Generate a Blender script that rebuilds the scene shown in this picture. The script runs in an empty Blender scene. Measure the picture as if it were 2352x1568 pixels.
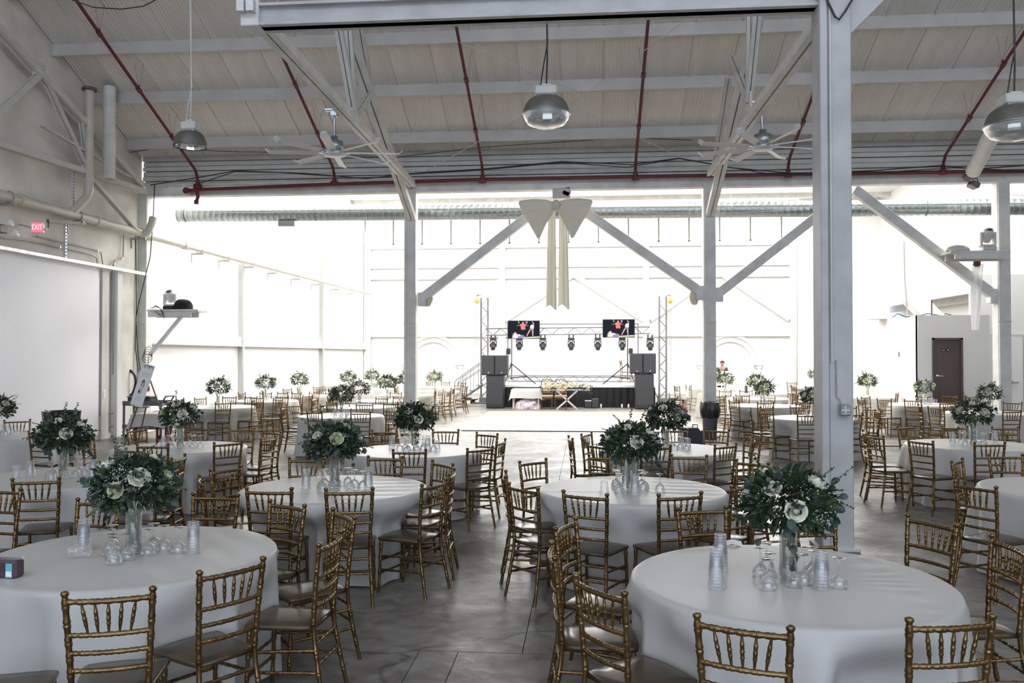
import bpy, math, random
from mathutils import Vector, Matrix
R = math.radians
PI = math.pi
SC = bpy.context.scene
COL = SC.collection

# ------------------------------------------------------------------ camera
F = 1920.0                      # focal length in pixels of the 2352 px wide frame
CAM_H = 1.97
YAW = math.atan((1345 - 1176) / F)
PITCH = math.atan((815 - 784) / F)
cd = bpy.data.cameras.new('camera')
cam = bpy.data.objects.new('camera', cd)
COL.objects.link(cam)
cam.location = (0, 0, CAM_H)
cam.rotation_euler = (PI / 2 + PITCH, 0, YAW)
cd.sensor_width = 36
cd.lens = F / 2352 * 36
cd.clip_end = 300
SC.camera = cam

# ------------------------------------------------------------------ sky, daylight, fill lamp, exposure
w = bpy.data.worlds.new('sky')
SC.world = w
w.use_nodes = True
bg = w.node_tree.nodes['Background']
bg.inputs[0].default_value = (0.78, 0.895, 1.10, 1)
bg.inputs[1].default_value = 1.8


def area(name, loc, rot, sx, sy, power, color):
    l = bpy.data.lights.new(name, 'AREA')
    l.shape = 'RECTANGLE'
    l.size, l.size_y = sx, sy
    l.energy = power
    l.color = color
    o = bpy.data.objects.new(name, l)
    o.location = loc
    o.rotation_euler = rot
    COL.objects.link(o)
    return o


SKY_L = 4.9
for i, (x, y) in enumerate([(-8.0, 24.3), (0.5, 24.3), (9.0, 24.3), (-8.0, 36.0), (0.5, 36.0), (9.0, 36.0)]):
    area('skylight_daylight', (x, y, 9.42), (0, 0, 0), 6.0, 6.8, PI * 6.0 * 6.8 * SKY_L, (1.0, 0.985, 0.95))
for x in (-8.0, -0.7, 6.6):
    area('clerestory_daylight', (x, 42.55, 8.42), (R(-68), 0, 0), 6.6, 1.4, PI * 6.6 * 1.4 * 9.0, (1.0, 0.99, 0.97))
door = area('loading_door_daylight', (0.5, -4.95, 2.65), (R(90), 0, 0), 12.2, 5.3, 1.0, (1, 1, 1))
door.data.cycles.is_portal = True      # the sky's light comes in through the open door
area('near_hall_fill', (2.6, 1.2, 13.4), (0, 0, 0), 20.0, 5.0, PI * 20.0 * 5.0 * 0.16, (0.93, 0.97, 1.0))  # added unseen fill lamp, lifts the near hall; the roof has no opening here
SC.view_settings.view_transform = 'Standard'
SC.view_settings.look = 'None'
SC.view_settings.gamma = 1
SC.view_settings.use_curve_mapping = False
SC.view_settings.exposure = 0.85
SC.cycles.transparent_max_bounces = 32
SC.cycles.max_bounces = 10
SC.cycles.diffuse_bounces = 5

# ------------------------------------------------------------------ geometry of the picture: pixel -> point on a plane
_cy, _sy, _cp, _sp = math.cos(YAW), math.sin(YAW), math.cos(PITCH), math.sin(PITCH)
_fw = Vector((-_sy * _cp, _cy * _cp, _sp))
_rt = Vector((_cy, _sy, 0))
_up = Vector((_sy * _sp, -_cy * _sp, _cp))
CAM = Vector((0, 0, CAM_H))


def _ray(x, y):
    return _fw + _rt * ((x - 1176) / F) - _up * ((y - 784) / F)


def PY(x, y, Y):
    r = _ray(x, y)
    return CAM + r * (Y / r.y)


def PX(x, y, X):
    r = _ray(x, y)
    return CAM + r * (X / r.x)


def PZ(x, y, z):
    r = _ray(x, y)
    return CAM + r * ((z - CAM_H) / r.z)


# ------------------------------------------------------------------ mesh building
class MB:
    def __init__(s):
        s.v, s.f, s.sm, s.mi, s.m = [], [], [], [], 0

    def add(s, vs, fs, smooth=False):
        b = len(s.v)
        s.v += [tuple(v) for v in vs]
        for f in fs:
            s.f.append(tuple(i + b for i in f))
            s.sm.append(smooth)
            s.mi.append(s.m)
        return s

    def box(s, c, d, M=None, bev=0.0):
        x, y, z = d[0] / 2, d[1] / 2, d[2] / 2
        c = Vector(c)
        if bev > 0:
            b = min(bev, x * .9, y * .9, z * .9)
            vs, fs, idx = [], [], {}
            for sx in (-1, 1):
                for sy in (-1, 1):
                    for sz in (-1, 1):
                        for k, p in enumerate(((x - b, y - b, z), (x - b, y, z - b), (x, y - b, z - b))):
                            idx[sx, sy, sz, k] = len(vs)
                            vs.append(Vector((sx * p[0], sy * p[1], sz * p[2])))
            I = idx
            S = (-1, 1)

            def fc(l, flip):
                fs.append(tuple(reversed(l)) if flip else tuple(l))
            for q in S:
                fc([I[-1, -1, q, 0], I[1, -1, q, 0], I[1, 1, q, 0], I[-1, 1, q, 0]], q < 0)
                fc([I[-1, q, -1, 1], I[-1, q, 1, 1], I[1, q, 1, 1], I[1, q, -1, 1]], q < 0)
                fc([I[q, -1, -1, 2], I[q, 1, -1, 2], I[q, 1, 1, 2], I[q, -1, 1, 2]], q < 0)
                for r in S:
                    fc([I[-1, q, r, 0], I[-1, q, r, 1], I[1, q, r, 1], I[1, q, r, 0]], q * r > 0)
                    fc([I[q, -1, r, 0], I[q, -1, r, 2], I[q, 1, r, 2], I[q, 1, r, 0]], q * r < 0)
                    fc([I[q, r, -1, 1], I[q, r, -1, 2], I[q, r, 1, 2], I[q, r, 1, 1]], q * r > 0)
                    for t in S:
                        fc([I[q, r, t, 0], I[q, r, t, 1], I[q, r, t, 2]], q * r * t > 0)
        else:
            vs = [Vector((a * x, b * y, e * z)) for e in (-1, 1) for b in (-1, 1) for a in (-1, 1)]
            fs = [(0, 2, 3, 1), (4, 5, 7, 6), (0, 1, 5, 4), (2, 6, 7, 3), (0, 4, 6, 2), (1, 3, 7, 5)]
        if M is not None:
            vs = [M @ v for v in vs]
        return s.add([v + c for v in vs], fs)

    def bar(s, p0, p1, w, h, up=(0, 0, 1), bev=0.0):
        p0, p1 = Vector(p0), Vector(p1)
        d = p1 - p0
        L = d.length
        d.normalize()
        u = Vector(up)
        if abs(d.dot(u)) > .98:
            u = Vector((0, 1, 0))
        a = d.cross(u).normalized()
        u = a.cross(d)
        M = Matrix((a, d, u)).transposed()
        return s.box((p0 + p1) / 2, (w, L, h), M, bev)

    def tube(s, pts, r, n=8, cap=True, closed=False):
        P = [Vector(p) for p in pts]
        m = len(P)
        rs = r if isinstance(r, (list, tuple)) else [r] * m
        vs, fs = [], []
        u = None
        for i in range(m):
            if closed:
                t = P[(i + 1) % m] - P[i - 1]
            else:
                t = P[min(i + 1, m - 1)] - P[max(i - 1, 0)]
            if t.length < 1e-9:
                t = Vector((0, 0, 1))
            t.normalize()
            if u is None:
                u = t.orthogonal().normalized()
            u = (u - t * u.dot(t))
            u = u.normalized() if u.length > 1e-6 else t.orthogonal().normalized()
            v = t.cross(u)
            for k in range(n):
                a = 2 * PI * k / n
                vs.append(P[i] + (u * math.cos(a) + v * math.sin(a)) * rs[i])
        for i in range(m if closed else m - 1):
            for k in range(n):
                a, b = i * n + k, i * n + (k + 1) % n
                c = ((i + 1) % m) * n
                fs.append((a, b, c + (k + 1) % n, c + k))
        s.add(vs, fs, True)
        if cap and not closed:
            s.add([vs[k] for k in range(n)], [tuple(reversed(range(n)))])
            s.add([vs[(m - 1) * n + k] for k in range(n)], [tuple(range(n))])
        return s

    def lathe(s, prof, n=16, c=(0, 0, 0), M=None, smooth=True):
        vs, fs = [], []
        c = Vector(c)
        for (r, z) in prof:
            for k in range(n):
                a = 2 * PI * k / n
                p = Vector((r * math.cos(a), r * math.sin(a), z))
                vs.append((M @ p if M is not None else p) + c)
        for i in range(len(prof) - 1):
            for k in range(n):
                fs.append((i * n + k, i * n + (k + 1) % n, (i + 1) * n + (k + 1) % n, (i + 1) * n + k))
        return s.add(vs, fs, smooth)

    def ball(s, c, r, n=8, sc=(1, 1, 1), M=None):
        pr = []
        h = max(3, n // 2)
        vs, fs = [], []
        for i in range(h + 1):
            t = PI * i / h
            for k in range(n):
                a = 2 * PI * k / n
                p = Vector((math.sin(t) * math.cos(a) * r * sc[0], math.sin(t) * math.sin(a) * r * sc[1], -math.cos(t) * r * sc[2]))
                vs.append((M @ p if M is not None else p) + Vector(c))
        for i in range(h):
            for k in range(n):
                fs.append((i * n + k, i * n + (k + 1) % n, (i + 1) * n + (k + 1) % n, (i + 1) * n + k))
        return s.add(vs, fs, True)

    def poly(s, pts, ext):
        """a flat outline pushed out along EXT"""
        P = [Vector(p) for p in pts]
        e = Vector(ext)
        n = len(P)
        fs = [tuple(range(n)), tuple(reversed(range(n, 2 * n)))]
        fs += [((i + 1) % n, i, n + i, n + (i + 1) % n) for i in range(n)]
        return s.add(P + [p + e for p in P], fs)

    def grid(s, fn, nu, nv, smooth=True, wrap=False):
        vs = [fn(i / nu, j / nv) for j in range(nv + 1) for i in range(nu + (0 if wrap else 1))]
        k = nu + (0 if wrap else 1)
        fs = []
        for j in range(nv):
            for i in range(nu):
                a, b = j * k + i, j * k + (i + 1) % k
                fs.append((a, b, b + k, a + k))
        return s.add(vs, fs, smooth)

    def mesh(s, name, mats):
        me = bpy.data.meshes.new(name)
        me.from_pydata(s.v, [], s.f)
        me.polygons.foreach_set('use_smooth', s.sm)
        if not isinstance(mats, (list, tuple)):
            mats = [mats]
        for m in mats:
            me.materials.append(m)
        if len(mats) > 1:
            me.polygons.foreach_set('material_index', s.mi)
        me.update()
        return me


def link(name, me, parent=None, loc=(0, 0, 0), rz=0.0, rot=None, sc=None):
    o = bpy.data.objects.new(name, me)
    COL.objects.link(o)
    if parent is not None:
        o.parent = parent
    o.location = loc
    o.rotation_euler = rot if rot is not None else (0, 0, rz)
    if sc is not None:
        o.scale = sc if isinstance(sc, (list, tuple)) else (sc, sc, sc)
    return o


def obj(name, mb, mat, parent=None, loc=(0, 0, 0), rz=0.0, rot=None):
    return link(name, mb.mesh(name, mat), parent, loc, rz, rot)


def tag(o, label, cat, group=None, kind=None):
    o['label'] = label
    o['category'] = cat
    if group:
        o['group'] = group
    if kind:
        o['kind'] = kind
    return o


def thing(name, label, cat, loc=(0, 0, 0), rz=0.0, group=None, kind=None):
    return tag(link(name, None, None, loc, rz), label, cat, group, kind)


def struct(name, mb, mat, label=None, parent=None, loc=(0, 0, 0)):
    o = obj(name, mb, mat, parent, loc)
    if parent is None:
        o['kind'] = 'structure'
        if label:
            o['label'] = label
    return o


# ------------------------------------------------------------------ materials
def nodes(name):
    m = bpy.data.materials.new(name)
    m.use_nodes = True
    nt = m.node_tree
    return m, nt, nt.nodes['Principled BSDF']


def mat(name, c, rough=.6, metal=0.0, var=0.12, scale=6.0, bump=0.0, bscale=None, c2=None, spec=None, emit=None, detail=4, lo=.35, hi=.65, stretch=None):
    m, nt, b = nodes(name)
    N, L = nt.nodes, nt.links
    b.inputs['Roughness'].default_value = rough
    b.inputs['Metallic'].default_value = metal
    if spec is not None:
        b.inputs['Specular IOR Level'].default_value = spec
    tc = N.new('ShaderNodeTexCoord')
    src = tc.outputs['Object']
    if stretch:
        mp = N.new('ShaderNodeMapping')
        mp.inputs['Scale'].default_value = stretch
        L.new(src, mp.inputs[0])
        src = mp.outputs[0]
    no = N.new('ShaderNodeTexNoise')
    no.inputs['Scale'].default_value = scale
    no.inputs['Detail'].default_value = detail
    L.new(src, no.inputs['Vector'])
    cr = N.new('ShaderNodeValToRGB')
    k = c2 if c2 else tuple(x * (1 - var) for x in c)
    cr.color_ramp.elements[0].color = (*k, 1)
    cr.color_ramp.elements[1].color = (*c, 1)
    cr.color_ramp.elements[0].position = lo
    cr.color_ramp.elements[1].position = hi
    L.new(no.outputs['Fac'], cr.inputs[0])
    L.new(cr.outputs[0], b.inputs['Base Color'])
    if bump:
        n2 = N.new('ShaderNodeTexNoise')
        n2.inputs['Scale'].default_value = bscale or scale * 6
        n2.inputs['Detail'].default_value = 5
        L.new(src, n2.inputs['Vector'])
        bp = N.new('ShaderNodeBump')
        bp.inputs['Strength'].default_value = bump
        bp.inputs['Distance'].default_value = .02
        L.new(n2.outputs['Fac'], bp.inputs['Height'])
        L.new(bp.outputs[0], b.inputs['Normal'])
    if emit:
        b.inputs['Emission Color'].default_value = (*emit[0], 1)
        b.inputs['Emission Strength'].default_value = emit[1]
    return m


def text_mesh(name, body, size, mat_, ext=.001):
    cu = bpy.data.curves.new(name, 'FONT')
    cu.body = body
    cu.size = size
    cu.extrude = ext
    cu.align_x, cu.align_y = 'CENTER', 'CENTER'
    o = bpy.data.objects.new(name, cu)
    COL.objects.link(o)
    me = bpy.data.meshes.new_from_object(o.evaluated_get(bpy.context.evaluated_depsgraph_get()))
    bpy.data.objects.remove(o)
    me.materials.clear()
    me.materials.append(mat_)
    return me


def glow(name, c, s):
    m = bpy.data.materials.new(name)
    m.use_nodes = True
    nt = m.node_tree
    nt.nodes.remove(nt.nodes['Principled BSDF'])
    e = nt.nodes.new('ShaderNodeEmission')
    e.inputs[0].default_value = (*c, 1)
    e.inputs[1].default_value = s
    nt.links.new(e.outputs[0], nt.nodes['Material Output'].inputs[0])
    return m


def clear(name, tint=(.97, .98, .98), base=.03, edge=.75, rough=.03, haze=0.0):
    """thin clear glass or plastic: lets light through, shines at its edges"""
    m = bpy.data.materials.new(name)
    m.use_nodes = True
    nt = m.node_tree
    N, L = nt.nodes, nt.links
    N.remove(N['Principled BSDF'])
    tr = N.new('ShaderNodeBsdfTransparent')
    tr.inputs[0].default_value = (*tint, 1)
    gl = N.new('ShaderNodeBsdfGlossy')
    gl.inputs['Color'].default_value = (1, 1, 1, 1)
    gl.inputs['Roughness'].default_value = rough
    lw = N.new('ShaderNodeLayerWeight')
    lw.inputs[0].default_value = .35
    mr = N.new('ShaderNodeMapRange')
    mr.inputs['To Min'].default_value = base
    mr.inputs['To Max'].default_value = edge
    L.new(lw.outputs['Fresnel'], mr.inputs[0])
    mx = N.new('ShaderNodeMixShader')
    L.new(mr.outputs[0], mx.inputs[0])
    L.new(tr.outputs[0], mx.inputs[1])
    L.new(gl.outputs[0], mx.inputs[2])
    out = mx.outputs[0]
    if haze:
        df = N.new('ShaderNodeBsdfDiffuse')
        df.inputs[0].default_value = (.85, .86, .88, 1)
        m2 = N.new('ShaderNodeMixShader')
        m2.inputs[0].default_value = haze
        L.new(out, m2.inputs[1])
        L.new(df.outputs[0], m2.inputs[2])
        out = m2.outputs[0]
    L.new(out, N['Material Output'].inputs[0])
    return m


def cloth(name, c, trans=.25, see=0.0, bump=.15, bscale=9.0, sheen=False):
    m = bpy.data.materials.new(name)
    m.use_nodes = True
    nt = m.node_tree
    N, L = nt.nodes, nt.links
    N.remove(N['Principled BSDF'])
    d = N.new('ShaderNodeBsdfDiffuse')
    t = N.new('ShaderNodeBsdfTranslucent')
    d.inputs[0].default_value = (*c, 1)
    t.inputs[0].default_value = (*c, 1)
    tc = N.new('ShaderNodeTexCoord')
    n = N.new('ShaderNodeTexNoise')
    n.inputs['Scale'].default_value = bscale
    n.inputs['Detail'].default_value = 3
    L.new(tc.outputs['Object'], n.inputs['Vector'])
    bp = N.new('ShaderNodeBump')
    bp.inputs['Strength'].default_value = bump
    bp.inputs['Distance'].default_value = .01
    L.new(n.outputs['Fac'], bp.inputs['Height'])
    L.new(bp.outputs[0], d.inputs['Normal'])
    mx = N.new('ShaderNodeMixShader')
    mx.inputs[0].default_value = trans
    L.new(d.outputs[0], mx.inputs[1])
    L.new(t.outputs[0], mx.inputs[2])
    out = mx.outputs[0]
    if sheen:
        gl = N.new('ShaderNodeBsdfGlossy')
        gl.inputs['Roughness'].default_value = .42
        L.new(bp.outputs[0], gl.inputs['Normal'])
        fr = N.new('ShaderNodeFresnel')
        fr.inputs[0].default_value = 1.38
        m3 = N.new('ShaderNodeMixShader')
        L.new(fr.outputs[0], m3.inputs[0])
        L.new(out, m3.inputs[1])
        L.new(gl.outputs[0], m3.inputs[2])
        out = m3.outputs[0]
    if see:
        tr = N.new('ShaderNodeBsdfTransparent')
        m2 = N.new('ShaderNodeMixShader')
        m2.inputs[0].default_value = see
        L.new(out, m2.inputs[1])
        L.new(tr.outputs[0], m2.inputs[2])
        out = m2.outputs[0]
    L.new(out, N['Material Output'].inputs[0])
    return m


def floor_mat():
    m, nt, b = nodes('worn_concrete')
    b.inputs['Specular IOR Level'].default_value = .34
    N, L = nt.nodes, nt.links
    tc = N.new('ShaderNodeTexCoord')
    mp = N.new('ShaderNodeMapping')
    mp.inputs['Scale'].default_value = (1, 1, 1)
    L.new(tc.outputs['Object'], mp.inputs[0])

    def noise(s, d, dist=0.0):
        n = N.new('ShaderNodeTexNoise')
        n.inputs['Scale'].default_value = s
        n.inputs['Detail'].default_value = d
        n.inputs['Distortion'].default_value = dist
        L.new(mp.outputs[0], n.inputs['Vector'])
        return n

    def ramp(src, a, ca, bb, cb):
        r = N.new('ShaderNodeValToRGB')
        r.color_ramp.elements[0].position = a
        r.color_ramp.elements[0].color = (*ca, 1)
        r.color_ramp.elements[1].position = bb
        r.color_ramp.elements[1].color = (*cb, 1)
        L.new(src, r.inputs[0])
        return r
    n1 = noise(.55, 8, .4)
    base = ramp(n1.outputs['Fac'], .3, (.150, .136, .118), .72, (.30, .282, .258))
    n2 = noise(5.0, 6, .8)
    st = ramp(n2.outputs['Fac'], .35, (.44, .42, .395), .66, (1, 1, 1))
    mx = N.new('ShaderNodeMix')
    mx.data_type = 'RGBA'
    mx.blend_type = 'MULTIPLY'
    mx.inputs[0].default_value = .8
    L.new(base.outputs[0], mx.inputs[6])
    L.new(st.outputs[0], mx.inputs[7])
    # hairline cracks
    vo = N.new('ShaderNodeTexVoronoi')
    vo.feature = 'DISTANCE_TO_EDGE'
    vo.inputs['Scale'].default_value = .28
    nd = noise(2.2, 6)
    va = N.new('ShaderNodeVectorMath')
    va.operation = 'MULTIPLY_ADD'
    va.inputs[1].default_value = (.5, .5, .5)
    L.new(nd.outputs['Color'], va.inputs[0])
    L.new(mp.outputs[0], va.inputs[2])
    L.new(va.outputs[0], vo.inputs['Vector'])
    ck = ramp(vo.outputs['Distance'], .0, (.35, .33, .31), .006, (1, 1, 1))
    m2 = N.new('ShaderNodeMix')
    m2.data_type = 'RGBA'
    m2.blend_type = 'MULTIPLY'
    m2.inputs[0].default_value = .85
    L.new(mx.outputs[2], m2.inputs[6])
    L.new(ck.outputs[0], m2.inputs[7])
    L.new(m2.outputs[2], b.inputs['Base Color'])
    n3 = noise(1.6, 7, .6)
    rr = N.new('ShaderNodeMapRange')
    rr.inputs['From Min'].default_value = .3
    rr.inputs['From Max'].default_value = .7
    rr.inputs['To Min'].default_value = .27
    rr.inputs['To Max'].default_value = .52
    L.new(n3.outputs['Fac'], rr.inputs[0])
    L.new(rr.outputs[0], b.inputs['Roughness'])
    n4 = noise(9, 7, .6)
    bp = N.new('ShaderNodeBump')
    bp.inputs['Strength'].default_value = .4
    bp.inputs['Distance'].default_value = .014
    L.new(n4.outputs['Fac'], bp.inputs['Height'])
    L.new(bp.outputs[0], b.inputs['Normal'])
    return m


M = {}
M['concrete'] = floor_mat()
M['joint'] = mat('dark_joint', (.05, .048, .045), .9)
M['wall_grey'] = mat('painted_block', (.76, .735, .67), .75, var=.16, scale=1.3, bump=.12, bscale=25, c2=(.60, .575, .52))
M['wall_white'] = mat('white_paint', (.74, .735, .715), .7, var=.04, scale=1.2, bump=.03, bscale=20)
M['relief'] = mat('shade_grey_paint', (.50, .50, .49), .7, var=.1, scale=2)  # white paint darkened to stand in for shade on the far-hall relief
M['panel'] = mat('white_board', (.90, .90, .92), .5, var=.04, scale=.8, bump=.05, bscale=3)
M['roof'] = mat('painted_roof_sheet', (.80, .76, .70), .62, var=.10, scale=1.1, c2=(.71, .67, .61), stretch=(1.6, .35, 1))
M['purlin'] = mat('painted_purlin', (.58, .55, .51), .62, var=.12, scale=2)
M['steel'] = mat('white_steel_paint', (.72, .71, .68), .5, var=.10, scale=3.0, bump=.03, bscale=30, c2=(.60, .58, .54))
M['steel_big'] = mat('darkened_white_column_paint', (.50, .495, .48), .5, var=.10, scale=3.0, bump=.03, bscale=30, c2=(.41, .40, .385))  # white steel paint darkened to offset the strong door light
M['steel2'] = mat('cream_steel_paint', (.60, .58, .53), .55, var=.12, scale=3.0)
M['pipe_red'] = mat('red_sprinkler_paint', (.135, .018, .022), .45, var=.25, scale=8)
M['pipe_cream'] = mat('cream_pipe_paint', (.58, .54, .46), .4, var=.1, scale=4)
M['galv'] = mat('galvanised', (.42, .46, .46), .30, .85, var=.12, scale=5, detail=2)
M['zinc'] = mat('zinc_strut', (.74, .75, .75), .4, .5, var=.25, scale=7)
M['dark_gap'] = mat('dark_gap', (.05, .05, .048), .9)
M['cable'] = mat('black_cable', (.03, .028, .028), .5)
M['conduit'] = mat('grey_conduit', (.42, .40, .37), .45, .3)
M['gold'] = mat('gold_paint', (.235, .150, .058), .27, .86, var=.3, scale=22, c2=(.12, .070, .03), lo=.3, hi=.58)
M['gold_seat'] = mat('gold_seat_paint', (.082, .055, .028), .22, .15, var=.3, scale=9, c2=(.050, .034, .019), spec=.45)
M['cloth'] = cloth('ivory_tablecloth', (.80, .775, .73), .42, bump=.16, bscale=7, sheen=True)
M['drape'] = cloth('white_cloth', (.84, .83, .81), .3)
M['sheer'] = cloth('sheer_ivory', (.72, .68, .58), .4, .70, bump=.05)
M['sheer_knot'] = cloth('gathered_ivory', (.62, .58, .46), .3, .15, bump=.2)
M['bow'] = cloth('ivory_bow_cloth', (.76, .73, .64), .2, bump=.2, bscale=5)
M['tail'] = cloth('cream_tail_cloth', (.72, .70, .58), .14, bump=.1, bscale=5)
M['glass'] = clear('clear_glass', (.975, .98, .98), .05, .85, .03, haze=.02)
M['vase'] = clear('vase_glass', (.965, .975, .972), .03, .5, .04)
M['cup'] = clear('clear_plastic', (.988, .99, .992), .03, .42, .08, haze=.035)
M['rim'] = clear('plastic_rim', (.97, .97, .98), .2, .8, .12, haze=.25)
M['rose'] = mat('ivory_petal', (.80, .78, .64), .6, var=.12, scale=14)
M['rose2'] = mat('green_white_petal', (.66, .70, .42), .6, var=.15, scale=14)
M['fern'] = mat('dark_fern', (.036, .068, .020), .5, var=.5, scale=9, c2=(.014, .030, .010))
M['euc'] = mat('eucalyptus_leaf', (.062, .098, .066), .5, var=.5, scale=9, c2=(.026, .046, .032))
M['leaf'] = mat('large_leaf', (.038, .066, .046), .45, var=.4, scale=12, c2=(.018, .034, .024))
M['breath'] = mat('small_white_bloom', (.86, .86, .85), .7)
M['stem'] = mat('green_stem', (.14, .22, .08), .5)
M['black'] = mat('black_plastic', (.022, .023, .026), .45, var=.2, scale=6)
M['black_cloth'] = mat('black_drape', (.012, .012, .014), .9, var=.3, scale=3, bump=.1)
M['speaker'] = mat('speaker_grille', (.035, .037, .043), .6, var=.2, scale=40)
M['alu'] = mat('aluminium_truss', (.20, .20, .21), .4, .35, var=.05)
M['lamp_dark'] = mat('aged_reflector', (.16, .15, .13), .45, .4, var=.25, scale=7)
M['lamp_in'] = mat('bright_reflector', (.85, .85, .86), .12, .95, var=.03)
M['lens'] = clear('prismatic_lens', (.88, .88, .82), .12, .9, .2, haze=.25)
M['brown_door'] = mat('brown_door_paint', (.105, .072, .068), .5, var=.1, scale=3)
M['chrome'] = mat('chrome', (.8, .8, .8), .15, 1.0, var=.02)
M['yellow'] = mat('hoist_yellow', (.80, .52, .08), .45)
M['white_plastic'] = mat('white_plastic', (.80, .80, .80), .4, var=.03)
M['grey_plastic'] = mat('grey_bin_plastic', (.11, .125, .145), .5, var=.15)
M['bag'] = mat('black_bin_bag', (.014, .014, .016), .28, var=.3, bump=.5, bscale=14)
M['parquet'] = mat('dance_floor_board', (.34, .245, .20), .6, var=.1, scale=5, stretch=(1, 6, 1))
M['wood'] = mat('carved_wood', (.14, .075, .045), .45, var=.3, scale=7)
M['tan'] = mat('tan_upholstery', (.55, .38, .24), .8)
M['red'] = mat('red_enamel', (.55, .03, .03), .4)
M['purple'] = mat('dark_purple_bag', (.095, .050, .070), .35, var=.3)
M['maroon'] = mat('maroon_cloth', (.22, .04, .05), .8)
M['skin'] = mat('skin', (.50, .28, .20), .55, var=.08)
M['hair'] = mat('dark_hair', (.03, .022, .018), .6)
M['shirt'] = mat('charcoal_shirt', (.07, .065, .07), .85, var=.15)
M['laptop'] = mat('silver_laptop', (.62, .64, .63), .35, .5)
M['skylight'] = glow('skylight_glass', (1.0, .98, .94), 1.2)
M['exit_face'] = mat('exit_face', (.75, .10, .13), .5, emit=((1.0, .12, .16), .75))
M['exit_letter'] = mat('exit_letter', (.9, .5, .52), .5, emit=((1.0, .5, .55), .9))
M['paper'] = mat('white_paper', (.82, .82, .82), .8, var=.02)
M['ink'] = mat('grey_ink', (.33, .31, .32), .9)
M['plastic_bag'] = mat('purple_clear_bag', (.38, .24, .33), .22, var=.6, scale=16, c2=(.75, .70, .74), bump=.7, bscale=22)
M['black_wheel'] = mat('caster_rubber', (.02, .02, .02), .7)

# ================================================================== THE SETTING
YB = 20.5            # the line of columns between the two halls
XL = -11.35          # left wall
BACK = 42.75         # far wall
XRF = 14.2           # right wall of the far hall
XR = 17.6            # right wall of the near hall
COLX = [-11.28, -4.33, 2.97, 9.71]


def roofz(y):
    return 7.0 + .44 * (20.5 - y)


# floor: base with separate slabs, joints left open
fl = struct('floor', MB().box((2, 18.5, -.10), (30, 50, .16)), M['joint'], 'worn grey concrete floor of the hall, cast in slabs')
rows = [(-6.0, 5.53), (5.54, 18.70), (18.715, 21.58), (21.59, 43.2)]
cuts = {0: [PZ(935, 1545, 0).x, PZ(1032, 1545, 0).x], 1: [-7.8, -.42, 7.2], 2: [-7.8, -.42, 7.2], 3: [-7.8, -3.3, 3.1, 9.5]}
for i, (a, b) in enumerate(rows):
    xs = [-12.5] + cuts[i] + [17.5]
    for k in range(len(xs) - 1):
        g = .006
        m = MB().box(((xs[k] + xs[k + 1]) / 2, (a + b) / 2, -.02), (xs[k + 1] - xs[k] - g, b - a, .04))
        obj('slab', m, M['concrete'], fl)

# dance floor: square boards laid on the slab
df = thing('dance_floor', 'pale pinkish wooden dance floor laid in squares before the stage', 'dance floor', (-.1, 25.3, 0))
bm = MB().box((0, 0, .012), (.906, .906, .024)).mesh('dance_board', M['parquet'])
for i in range(7):
    for j in range(8):
        link('board', bm, df, ((i - 3) * .91, (j - 3.5) * .91, 0), rz=PI / 2 * ((i + j) % 2))
dm = MB()
for sx, sy, lx, ly in ((0, -1, 6.45, .05), (0, 1, 6.45, .05), (-1, 0, .05, 7.3), (1, 0, .05, 7.3)):
    dm.box((sx * 3.21, sy * 3.665, .01), (lx, ly, .02))
obj('edge_ramp', dm, M['zinc'], df)

# walls of the near hall (left wall rises to the roof slope)
m = MB()
m.poly([(XL, -5, 0), (XL, YB, 0), (XL, YB, 7.0), (XL, 5, roofz(5)), (XL, -5, 9.4)], (-.25, 0, 0))
wl = struct('wall_left', m, M['wall_grey'], 'grey stained block side wall beside the round tables')
panel = tag(obj('wall_board', MB().box((XL + .035, 14.2, 2.05), (.07, 8.7, 3.9), bev=.01), M['panel']), 'large smooth white board panel covering the lower side wall', 'wall panel')
struct('trim_1', MB().box((XL + .08, 19.25, 2.0), (.16, .22, 4.0), bev=.01), M['wall_white'], 'white pilaster strip beside the white board')
struct('trim_2', MB().box((XL + .05, 18.75, 2.0), (.10, .28, 4.0)), M['wall_grey'], 'grey recessed strip between board and pilaster')
struct('baseboard_left', MB().box((XL + .03, 19.3, .06), (.06, 1.9, .12)), M['wall_grey'], 'low grey curb at the foot of the wall')
m = MB()
m.poly([(XR, -5, 0), (XR, YB, 0), (XR, YB, 7.0), (XR, 5, roofz(5)), (XR, -5, 9.4)], (.25, 0, 0))
struct('wall_right', m, M['wall_grey'], 'grey painted side wall of the near hall')
m = MB()
for x0, x1, z0, z1 in ((-11.6, -5.6, 0, 9.4), (6.6, 17.9, 0, 9.4), (-5.6, 6.6, 5.3, 9.4)):
    m.box(((x0 + x1) / 2, -5.15, (z0 + z1) / 2), (x1 - x0, .3, z1 - z0))
struct('wall_rear', m, M['wall_grey'], 'rear wall with a wide open loading door')

# roof: purlins and corrugated sheets under the ceiling
ce = thing('ceiling', 'sloping painted corrugated roof with deep purlins', 'ceiling', (0, 0, 0), kind='structure')
sm = MB()
n = 48
y0, y1 = 5.0, 20.62
top = []
for i in range(n + 1):
    x = -.465 + .93 * i / n
    h = .010 * math.cos(2 * PI * i / 4)
    top += [(x, y0, roofz(y0) + .02 + h), (x, y1, roofz(y1) + .02 + h)]
sm.add(top, [(2 * i, 2 * i + 1, 2 * i + 3, 2 * i + 2) for i in range(n)])
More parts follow.
